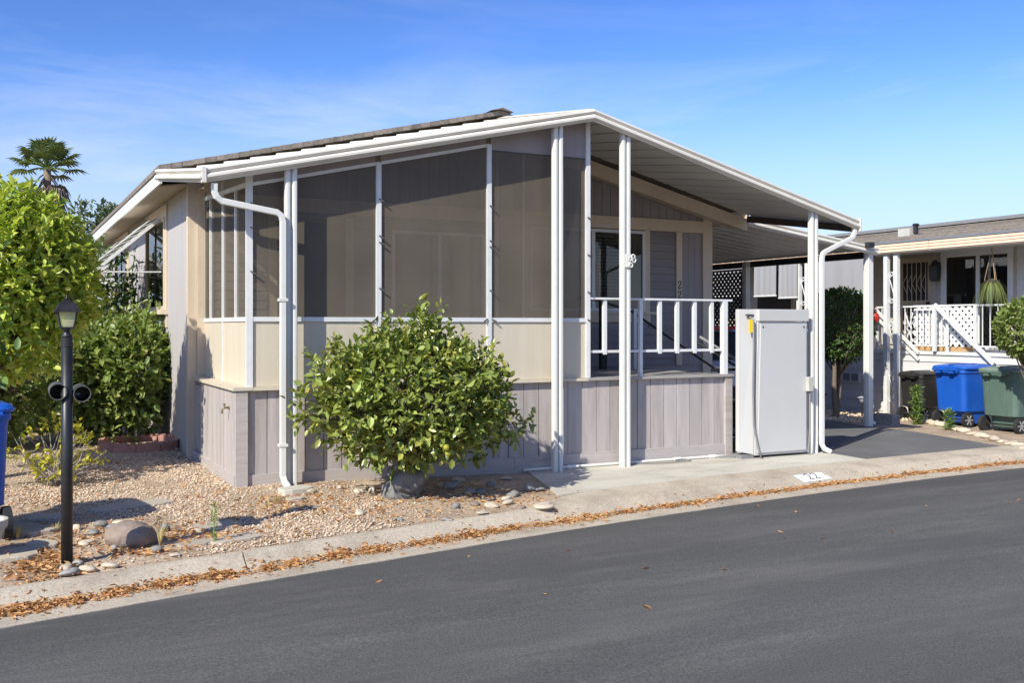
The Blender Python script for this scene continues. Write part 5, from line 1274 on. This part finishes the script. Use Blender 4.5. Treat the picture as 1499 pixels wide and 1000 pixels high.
def stone(px, py, wpx, hpx, mat, label, group, name='stone', cat='stone', rotz=None, sink=.35):
    p = ground_at(px, py); dist = (Vector(p)-Vector(CAM)).dot(Vector((_F[0], _F[1], 0))); k = dist/FPX
    w = wpx*k/2; h = hpx*k/2
    o = shared(name, rr.choice(RM[mat]), None, (p.x, p.y, p.z+h*(1-sink)), (rr.uniform(-.1, .1), rr.uniform(-.1, .1), rr.uniform(0, 6) if rotz is None else rotz), (w, w*rr.uniform(.75, 1.0), h))
    return tag(o, label, cat, group)
tag(shared('boulder', rock_mesh(5, 'rock_brown', 4, .14), None, ground_at(196, 800)+Vector((0, .06, .055)), (0, .1, .4), (.205, .175, .125)), 'brown rounded boulder beside the kerb near the lamp post', 'boulder')
tag(shared('boulder', rock_mesh(9, 'rock_grey', 4, .26), None, ground_at(601, 727)+Vector((0, .10, .08)), (.1, 0, .9), (.25, .19, .16)), 'grey angular boulder at the foot of the camellia trunk', 'boulder')
stone(97, 836, 21, 12, 'rock_tan', 'yellowish river stone at the foot of the lamp post', None)
stone(101, 843, 26, 10, 'rock_grey', 'dark river stone before the yellowish one at the lamp post', None)
stone(113, 829, 16, 9, 'rock_grey', 'grey river stone just right of the lamp pole foot', None)
for px, py, w, h, m in ((128, 836, 27, 9, 'rock_tan'), (160, 831, 22, 9, 'rock_tan'), (112, 776, 15, 10, 'rock_tan'), (148, 772, 22, 11, 'rock_grey'), (134, 782, 24, 8, 'rock_grey'), (163, 776, 15, 9, 'rock_grey'), (176, 770, 28, 11, 'rock_tan'), (128, 798, 20, 9, 'rock_tan'), (228, 809, 17, 10, 'rock_grey'), (258, 814, 14, 6, 'rock_tan'), (166, 806, 10, 8, 'rock_grey')):
    stone(px, py, w, h, m, 'smooth river stone lying between the lamp post and brown boulder', 'river stones near the lamp post')
stone(241, 778, 15, 12, 'rock_grey', 'round blue-grey stone just behind the brown boulder', None)
for px, py, w, h, m in ((660, 714, 24, 15, 'rock_grey'), (688, 724, 20, 9, 'rock_grey'), (706, 724, 20, 9, 'rock_grey'), (773, 719, 15, 12, 'rock_grey'), (751, 727, 20, 10, 'rock_grey'), (740, 733, 18, 8, 'rock_tan'), (668, 745, 15, 10, 'rock_grey'), (721, 743, 20, 8, 'rock_tan'), (742, 739, 18, 9, 'rock_tan'), (672, 706, 16, 8, 'rock_tan'), (742, 702, 18, 6, 'rock_tan'), (696, 740, 16, 7, 'rock_brown'), (789, 719, 20, 9, 'rock_grey'), (765, 745, 14, 6, 'rock_brown'), (707, 752, 18, 5, 'rock_tan'), (655, 762, 16, 4, 'rock_grey'), (648, 713, 12, 8, 'rock_tan'), (718, 712, 14, 8, 'rock_grey')):
    stone(px, py, w, h, m, 'flat river stone on bare soil between camellia and concrete walk', 'river stones beside the camellia')
for px, py, w, h, m in ((526, 723, 14, 9, 'rock_tan'), (527, 753, 20, 9, 'rock_tan'), (464, 745, 22, 5, 'rock_grey'), (498, 716, 12, 6, 'rock_tan'), (545, 720, 10, 7, 'rock_tan'), (454, 722, 16, 7, 'rock_tan'), (583, 762, 14, 5, 'rock_grey')):
    stone(px, py, w, h, m, 'small stone on the gravel left of the grey boulder', 'stones left of the camellia')
stone(797, 743, 34, 9, 'rock_tan', 'pale flat stone at the corner of the concrete walk', None)
def slab_stone(px, py, w, d, rot, label, th=.035, mat='flagstone', name='stepping_stone', group=None):
    p = ground_at(px, py); rg_ = random.Random(px); n = 9; mb = MB(); q = []
    for j in range(n):
        t = 2*math.pi*j/n; k = rg_.uniform(.82, 1.08)
        e = .6; cxx = math.copysign(abs(math.cos(t))**e, math.cos(t))*w/2*k; cyy = math.copysign(abs(math.sin(t))**e, math.sin(t))*d/2*k
        q.append((p.x+cxx*math.cos(rot)-cyy*math.sin(rot), p.y+cxx*math.sin(rot)+cyy*math.cos(rot), p.z-.03))
    mb.prism(q, (0, 0, .03+th)); o = mb.build(name, mat, o=(p.x, p.y, p.z), bevel=.008); return tag(o, label, 'paving slab', group)
G_ = 'stepping stones in the gravel'
for px, py, w, d, ro in ((318, 771, .46, .30, .3), (340, 790, .50, .26, .35), (215, 738, .5, .3, .3), (165, 745, .45, .3, .5), (285, 797, .3, .2, .3)): slab_stone(px, py, w, d, ro, 'flat stepping stone sunk in the pinkish gravel', .018, group=G_)
for px, py, w, d, ro in ((40, 778, .34, .52, .5), (18, 815, .40, .40, .2), (62, 800, .22, .3, .4), (75, 760, .36, .3, .1)): slab_stone(px, py, w, d, ro, 'grey path slab beside the blue bin left of the lamp post', .03, 'concrete', 'path_slab', 'path slabs by the blue bin')
slab_stone(432, 721, .36, .26, .35, 'rectangular concrete splash block under the porch downspout', .05, 'concrete_slab', 'splash_block')
slab_stone(432, 733, .20, .12, .3, 'broken dark paving piece before the splash block', .03, 'concrete', 'broken_paver')

# ------------------------------------------------------------------ gravel, leaf litter, dry grass
rng = np.random.default_rng(77)
n = 46000
gx = rng.uniform(-2.6, 2.3, n); gy = rng.uniform(-2.6, 3.6, n)
bk_ = np.array([edge(v)+.74 for v in gx])
lim = np.where(gy > -.02, -.03, 2.3)
dens = np.ones(n)
dens *= np.where(gx > .75, np.clip(1-(gx-.75)/.9, .05, 1), 1)           # thins out under the camellia
dens *= np.where((gx < -.75) & (gy < -1.0), .16, 1)                     # bare soil and leaves round the lamp post
dens *= np.where(gy > 2.2, .35, 1); dens *= np.where((gx > .35) & (gy > -.9), .35, 1)
dens *= np.where(gx < -1.75, .5, 1)
pat = 1.3*np.sin(gx*3.1+1)*np.sin(gy*2.7+.4) + .5*np.sin(gx*7+gy*5)
dens *= np.clip(.80+.42*pat, .12, 1)
keep = (gy > bk_) & (gx < lim) & (rng.random(n) < dens)
gx, gy = gx[keep], gy[keep]; n = len(gx)
zz = np.array([gz(a, b) for a, b in zip(gx, gy)])
s = rng.uniform(.006, .0145, n)*np.where(rng.random(n) < .04, 1.6, 1)
octv = np.array([[1, 0, 0], [-1, 0, 0], [0, 1, 0], [0, -1, 0], [0, 0, 1], [0, 0, -1.]]); octf = np.array([[0, 2, 4], [2, 1, 4], [1, 3, 4], [3, 0, 4], [2, 0, 5], [1, 2, 5], [3, 1, 5], [0, 3, 5]])
ang = rng.uniform(0, 6.28, n); jit = rng.uniform(.6, 1.25, (n, 6, 1)); o3 = octv[None]*jit*s[:, None, None]*np.array([1.25, .95, .55])
ca, sa = np.cos(ang)[:, None], np.sin(ang)[:, None]; tilt = rng.normal(size=(n, 1))*.5
X = o3[..., 0]*ca - o3[..., 1]*sa; Y = o3[..., 0]*sa + o3[..., 1]*ca; Z = o3[..., 2] + X*tilt*.6
V = np.stack([X+gx[:, None], Y+gy[:, None], Z+zz[:, None]+s[:, None]*.45], -1).reshape(-1, 3); F = (octf[None]+6*np.arange(n)[:, None, None]).reshape(-1, 3)
gv = np_obj('gravel', V, F, 'gravel', kind='stuff'); tag(gv, 'pinkish tan gravel spread over the front yard', 'gravel')
def litter(name, xy, z, size, label, seed, tiltamt=.5):
    r = np.random.default_rng(seed); m = len(xy); P = np.c_[xy, z]; t = r.uniform(0, 6.28, m); D = np.c_[np.cos(t), np.sin(t), r.normal(size=m)*tiltamt*.6]
    U = np.array([0, 0, 1.]) + r.normal(size=(m, 3))*tiltamt; Ln = size*r.uniform(.6, 1.4, m)
    V, F = leaf_arrays(P, D, U, Ln, Ln*r.uniform(.22, .40, m), .35, .2); o = np_obj(name, V, F, 'litter', kind='stuff'); return tag(o, label, 'leaf litter')
m = 12500
lx = -4.0 + 14.8*rng.random(m)**1.6; lx = lx + .07*np.sin(lx*5.3+1) + .04*np.sin(lx*13.7) + .04*np.sin(lx*29); off_ = np.clip(rng.normal(.405, .052, m)*1.0, .26, .54); off_ = np.where(lx > 3, .40+(off_-.405)*.72, off_); off_ = np.where(rng.random(m) < .05, rng.uniform(.1, .66, m), off_ + .018*np.sin(lx*4.1))
hz_ = np.array([np.interp(o, [0, .40, .47, .55, .62], [-.172, -.197, -.192, -.165, -.13]) for o in off_]); ly = np.array([edge(v) for v in lx]) + off_
pile = np.exp(-((off_-.41)/.06)**2)*np.interp(lx, [-4, 0, 3, 10], [.036, .028, .013, .006]); litter('gutter_leaves', np.c_[lx, ly], hz_+.008+pile*rng.random(m), .044, 'line of dry orange leaves lying in the gutter', 5, .55)
pts = []
for px, py, sx_, sy_, k in ((60, 835, 40, 12, 420), (95, 790, 25, 12, 160), (300, 785, 45, 9, 260), (205, 808, 35, 5, 180), (70, 815, 25, 10, 200), (470, 735, 40, 12, 200), (640, 725, 70, 14, 420), (350, 758, 60, 20, 220), (420, 740, 30, 10, 150), (180, 775, 50, 8, 120), (330, 715, 60, 18, 90), (60, 735, 40, 12, 120), (760, 735, 40, 8, 110), (250, 830, 90, 8, 25), (130, 690, 60, 15, 120), (560, 760, 60, 10, 90)):
    for _ in range(k):
        q = ground_at(px+rng.normal()*sx_, py+rng.normal()*sy_)
        if q.y > edge(q.x)+.72 and (q.x < -.05 or q.y < -.02): pts.append(tuple(q))
pts = np.array(pts); litter('yard_leaves', pts[:, :2], pts[:, 2]+.012, .05, 'dry fallen leaves scattered over the front yard', 6, .6)
pts = []
for px, py in ((1165, 748), (1476, 737), (1352, 741), (1150, 790), (1207, 791), (1136, 779), (940, 835), (940, 892), (1105, 739), (690, 813), (800, 874), (836, 806), (1310, 782), (1060, 735), (1495, 733), (560, 850), (1056, 837)):
    q = at(px, py, z=-.16); pts.append((q.x, q.y))
zr = [np.interp(edge(a)-b, [-.1, 0, 1.5, 4, 8], [-.176, -.176, -.155, -.13, -.24]) for a, b in pts]
litter('road_leaves', np.array(pts), np.array(zr)+.008, .075, 'few dry leaves lying on the dark asphalt', 7, .25)
def tuft(px, py, n_, l_, label, mat='dry_grass', w=.006, spread=.35, droop=.25, seed=1, name='grass_tuft'):
    p = ground_at(px, py); r = np.random.default_rng(seed+px); t = thing(name, p, label, 'grass')
    blades((p.x, p.y, p.z-.01), n_, l_, w, spread, droop, r, 'blades', mat, t)
tuft(26, 790, 40, .20, 'dry grass tuft beside the path slabs'); tuft(82, 778, 50, .16, 'dry yellow grass tuft just left of the lamp pole', spread=.6)
tuft(234, 800, 26, .34, 'wispy dry weed standing behind the brown boulder', spread=.25); tuft(405, 735, 40, .16, 'pale dry grass before the downspout', spread=.8)
tuft(392, 742, 24, .14, 'dry grass wisp in the gravel near the splash block', spread=.7, seed=3)
def weed(px, py, h, label, seed, k=90, w=.03):
    p = ground_at(px, py); r = np.random.default_rng(seed); t = thing('weed', p, label, 'weed')
    MB().tube([p-Vector((0, 0, .02)), p+Vector((.005, 0, h*.5)), p+Vector((.01, 0, h))], [.006, .004, .002], 5).build('stem', 'weed_leaf', t)
    P = np.array(p)[None] + np.c_[r.normal(size=(k, 2))*w*.5, r.random(k)*h]; D = unit(np.c_[r.normal(size=(k, 2)), r.uniform(.2, 1, k)])
    V, F = leaf_arrays(P, D, np.tile([[0, 0, 1.]], (k, 1))+r.normal(size=(k, 3))*.3, r.uniform(.7, 1.3, k)*w*1.4, r.uniform(.7, 1.2, k)*w*.35); np_obj('leaves', V, F, 'weed_leaf', t)
weed(313, 796, .34, 'thin upright green weed growing in the stepping stones', 3)
weed(1342, 622, .66, 'tall bushy green weed before the dark wheeled bin', 4, 420, .07); weed(1389, 630, .32, 'short green weed between the wheels of the blue bin', 6, 160, .07)

# ------------------------------------------------------------------ brick ring, risers
c = ground_at(205, 654)
ring = thing('brick_ring', c, 'low ring of scalloped terracotta edging bricks below the side shrub', 'edging')
mb = MB(); q = []
L_ = .285; segs = 18
for i in range(segs+1):
    u = i/segs; top = .085 + .028*abs(math.sin(u*math.pi*3)); q.append((-L_/2+L_*u, -.03, top))
poly = [(-L_/2, -.03, -.03)] + q + [(L_/2, -.03, -.03)]
mb.prism(poly[::-1], (0, .06, 0)); bme = mb.mesh('brick'); bme.materials.append(M['terracotta'])
nb_ = 11; rad_ = .49
for i in range(nb_):
    t = 2*math.pi*i/nb_+.2; shared('brick', bme, ring, (c.x+rad_*math.cos(t)*.98, c.y+rad_*math.sin(t)*1.15, c.z), (rr.uniform(-.08, .08), 0, t+math.pi/2+rr.uniform(-.08, .08)))
for i, (px, py) in enumerate(((181, 646), (186, 644), (199, 647))):
    p = ground_at(px, py); o = MB().tube([p-Vector((0, 0, .05)), p+Vector((0, 0, .16))], .014, 8).lathe([(.019, .16), (.019, .20), (.008, .205)], p, 8).build('sprinkler_riser', 'pvc', o=p); tag(o, 'short white plastic sprinkler riser inside the brick ring', 'pipe', 'sprinkler risers')

# ------------------------------------------------------------------ painted number on the kerb
def kerb_z(x, y):
    pr_ = kerb_profile(x)[:7]; return float(np.interp(y, [a for a, b in pr_], [b for a, b in pr_]))
def on_kerb(px, py):
    p = at(px, py, z=-.13)
    for _ in range(12): p = at(px, py, z=.5*(p.z+kerb_z(p.x, p.y)))
    return Vector((p.x, p.y, kerb_z(p.x, p.y)))
cor = [on_kerb(*q) for q in ((1178, 707), (1218, 701), (1199, 692), (1160, 697))]      # near-left, near-right, far-right, far-left
def kp(u, v, h):
    a = cor[0].lerp(cor[1], u); b = cor[3].lerp(cor[2], u); p = a.lerp(b, v); return Vector((p.x, p.y, kerb_z(p.x, p.y)+h))
kn = thing('kerb_number', kp(.5, .5, 0), 'white painted patch with black house number 22 on the kerb', 'sign')
mb = MB(); nu, nv = 8, 20
for j in range(nv+1):
    for i in range(nu+1): mb.v.append(tuple(kp(i/nu, j/nv, .004)))
for j in range(nv):
    for i in range(nu): a = j*(nu+1)+i; mb.f.append((a, a+1, a+nu+2, a+nu+1))
mb.build('plate', 'paint_white', kn)
def stroke(mb, uvs, w):
    for (u0, v0), (u1, v1) in zip(uvs[:-1], uvs[1:]):
        for k in range(4):
            a = (lerp(u0, u1, k/4), lerp(v0, v1, k/4)); b_ = (lerp(u0, u1, (k+1)/4), lerp(v0, v1, (k+1)/4))
            du, dv = b_[0]-a[0], b_[1]-a[1]; l_ = math.hypot(du, dv*.6)+1e-6; nu_, nv_ = -dv*.6/l_*w, du/l_*w*1.6
            mb.add([kp(a[0]-nu_, a[1]-nv_, .011), kp(b_[0]-nu_, b_[1]-nv_, .011), kp(b_[0]+nu_, b_[1]+nv_, .011), kp(a[0]+nu_, a[1]+nv_, .011)], [(0, 1, 2, 3)])
for u0 in (.30, .53):
    mb = MB(); stroke(mb, [(u0, .70), (u0+.03, .82), (u0+.10, .84), (u0+.155, .74), (u0+.14, .58), (u0+.0, .20), (u0+.17, .20)], .016); mb.build('numeral', 'paint_black', kn)

# ------------------------------------------------------------------ wheeled bins
def cart(name, loc, rotz, mat, lidmat, label, h=1.10, w=.66, d=.74, wheels=True):
    t = thing(name, (0, 0, 0), label, 'bin', 'wheeled bins')
    def ring_(wd, dp, z, yo, r=.09, n=5):
        out = []
        for sx, sy, a0 in ((1, 1, 0), (-1, 1, 90), (-1, -1, 180), (1, -1, 270)):
            for j in range(n+1):
                a = R(a0+90*j/n); out.append((sx*(wd/2-r)+r*math.cos(a), yo+sy*(dp/2-r)+r*math.sin(a), z))
        return out
    lv = [ring_(w*.74, d*.62, .055, .06), ring_(w*.76, d*.66, .24, .05), ring_(w*.88, d*.82, .27, .0), ring_(w*.94, d*.91, h*.80, .0), ring_(w*.96, d*.93, h*.86, 0), ring_(w*1.0, d*.98, h*.865, 0), ring_(w*1.0, d*.98, h*.915, 0)]
    mb = MB(); k = len(lv[0])
    for L__ in lv: mb.v += L__
    for i in range(len(lv)-1):
        for j in range(k): mb.f.append((i*k+j, i*k+(j+1) % k, (i+1)*k+(j+1) % k, (i+1)*k+j))
    mb.f.append(tuple(range(k))[::-1]); mb.f.append(tuple((len(lv)-1)*k+j for j in range(k)))
    body = mb.build('body', mat, t, smooth=False, bevel=.006)
    for x_ in (-.16*w/.66, .12*w/.66):                       # moulded ribs on the wheel side
        MB().hexa([(x_-.02, -d*.41-.010, .30), (x_+.02, -d*.41-.010, .30), (x_+.02, -d*.40, .30), (x_-.02, -d*.40, .30), (x_-.02, -d*.455-.012, h*.82), (x_+.02, -d*.45-.012, h*.82), (x_+.02, -d*.44, h*.82), (x_-.02, -d*.44, h*.82)]).build('rib', mat, body)
    lid = [ring_(w*1.07, d*1.04, h*.920, .02, .10), ring_(w*1.09, d*1.06, h*.945, .02, .10), ring_(w*1.02, d*1.0, h*.972, .02, .10), ring_(w*.62, d*.66, h*.998, .02, .09)]
    mb = MB()
    for L__ in lid: mb.v += L__
    for i in range(3):
        for j in range(k): mb.f.append((i*k+j, i*k+(j+1) % k, (i+1)*k+(j+1) % k, (i+1)*k+j))
    mb.f.append(tuple(range(k))[::-1]); mb.f.append(tuple(3*k+j for j in range(k)))
    ld = mb.build('lid', lidmat, t, bevel=.006)
    MB().box(-w*.04, w*.04, -d*.42, d*.40, h*.985, h*1.008).build('lid_rib', lidmat, ld)
    MB().tube([(-w*.36, -d*.50, h*.90), (-w*.36, -d*.60, h*.915), (w*.36, -d*.60, h*.915), (w*.36, -d*.50, h*.90)], .016, 8).build('handle', mat, t)
    for s_ in (-1, 1):
        MB().box(s_*w*.20-.05, s_*w*.20+.05, -d*.60, -d*.47, h*.86, h*.925).build('hinge', mat, t)
    if wheels:
        MB().tube([(-w*.46, -d*.33, .128), (w*.46, -d*.33, .128)], .014, 8).build('axle', 'black_metal', t)
        for s_ in (-1, 1):
            whl = MB().tube([(s_*w*.41, -d*.33, .128), (s_*w*.50, -d*.33, .128)], .128, 22).build('wheel', 'tyre', t)
            MB().tube([(s_*w*.42, -d*.33, .128), (s_*(w*.50+.006), -d*.33, .128)], .028, 12).build('hub', 'rim', whl)
            for q_ in range(6):
                a = q_*math.pi/3; MB().bar((s_*(w*.50+.003), -d*.33+.03*math.cos(a), .128+.03*math.sin(a)), (s_*(w*.50+.003), -d*.33+.09*math.cos(a), .128+.09*math.sin(a)), .012, .02).build('spoke', 'rim', whl)
    t.location = loc; t.rotation_euler = (0, 0, rotz); OFF[t.name] = Vector(loc); return t
BX = 13.02
cart('wheeled_bin', (13.0, 2.66, gz(13, 2.7)), R(-88), 'dark_plastic', 'dark_plastic', 'black wheeled bin with lid, smallest of the row by the white skirting', .92, .54, .60)
cart('wheeled_bin', (12.92, 1.68, gz(13, 1.7)), R(-93), 'blue_plastic', 'blue_plastic', 'blue wheeled recycling bin standing between the black and green bins', 1.08, .70, .76)
cart('wheeled_bin', (12.78, .62, gz(13, .6)), R(-90), 'green_plastic', 'green_lid', 'green wheeled bin at the end of the row beside the round bush', 1.08, .72, .78)
cart('wheeled_bin', (-2.43, -1.22, gz(-2.4, -1.3)), R(10), 'blue_plastic', 'blue_plastic', 'blue wheeled bin standing on the path slabs left of the lamp post', 1.10, .66, .74)
# pot beside it
po = thing('plant_pot', (-2.29, -1.98, gz(-2.3, -2)), 'grey round plant pot in front of the blue bin by the path slabs', 'pot')
MB().lathe([(.11, 0), (.12, .02), (.19, .22), (.205, .225), (.21, .285), (.185, .285), (.18, .24)], (-2.29, -1.98, gz(-2.3, -2)), 22).build('pot', 'pot', po, smooth=False)
MB().lathe([(.18, .0), (.17, .012), (.01, .02)], (-2.29, -1.98, gz(-2.3, -2)+.235), 22).build('soil', 'dirt', po)

# ------------------------------------------------------------------ bed by the neighbouring home
G2 = 'pale rocks edging the bed by the wheeled bins'
for i in range(17):
    t = i/16; px = lerp(1332, 1512, t); py = lerp(613, 660, t)+rr.uniform(-1, 1)
    stone(px, py, rr.uniform(13, 20), rr.uniform(6, 8.5), 'rock_tan', 'pale rough rock in the edging row along the wheeled bins', G2, name='edging_rock')
k = 1500; P = np.c_[rng.uniform(11.5, 13.2, k), rng.uniform(2.7, 7.5, k)]; s = rng.uniform(.02, .05, k); o3 = octv[None]*rng.uniform(.6, 1.25, (k, 6, 1))*s[:, None, None]
V = (o3 + np.c_[P, np.full(k, -.085)][:, None, :]).reshape(-1, 3); F = (octf[None]+6*np.arange(k)[:, None, None]).reshape(-1, 3)
tag(np_obj('bed_stones', V, F, 'gravel', kind='stuff'), 'loose stones filling the bed under the clipped tree', 'stones')
pl = ground_at(1297, 622); plb = thing('block_planter', pl, 'grey concrete block planter with a small plant beside the carport post', 'planter')
rot = .0
MB().box(pl.x-.1, pl.x+.1, pl.y-.22, pl.y-.18, pl.z-.03, pl.z+.19).box(pl.x-.1, pl.x+.1, pl.y+.18, pl.y+.22, pl.z-.03, pl.z+.19).box(pl.x-.1, pl.x-.06, pl.y-.18, pl.y+.18, pl.z-.03, pl.z+.19).box(pl.x+.06, pl.x+.1, pl.y-.18, pl.y+.18, pl.z-.03, pl.z+.19).build('block', 'rock_grey', plb)
MB().box(pl.x-.06, pl.x+.06, pl.y-.18, pl.y+.18, pl.z, pl.z+.15).build('soil', 'dirt', plb)
blades((pl.x, pl.y, pl.z+.15), 60, .16, .02, .7, .5, np.random.default_rng(3), 'foliage', 'weed_leaf', plb)
for px, py, lab, m_ in ((1205, 600, 'small dark solar stake light beside the clipped tree', 'black_metal'), (1262, 606, 'small pale solar stake light beside the carport post', 'rim')):
    p = ground_at(px, py); p = Vector((12.4, 3.9 if px > 1230 else 5.6, 0)); p = at(px, py, x=12.35); p.z = gz(p.x, p.y)
    o = thing('stake_light', p, lab, 'lamp'); MB().tube([p-Vector((0, 0, .05)), p+Vector((0, 0, .33))], .014, 8).build('stake', 'black_metal', o)
    MB().lathe([(.02, .30), (.05, .34), (.05, .38), (.085, .385), (.085, .40), (.03, .42)], p, 10).build('head', m_, o)
rb = at(1281, 465, x=NXD-.12); o = MB().lathe([(.03, -.12), (.07, -.05), (.075, .05), (.03, .11), (.012, .13)], rb, 10).tube([rb+Vector((0, 0, .13)), rb+Vector((.05, 0, .22))], .006, 5).build('red_lantern', 'red_plastic', smooth=True, o=rb); tag(o, 'small red ornament hanging at the neighbouring porch railing', 'ornament')
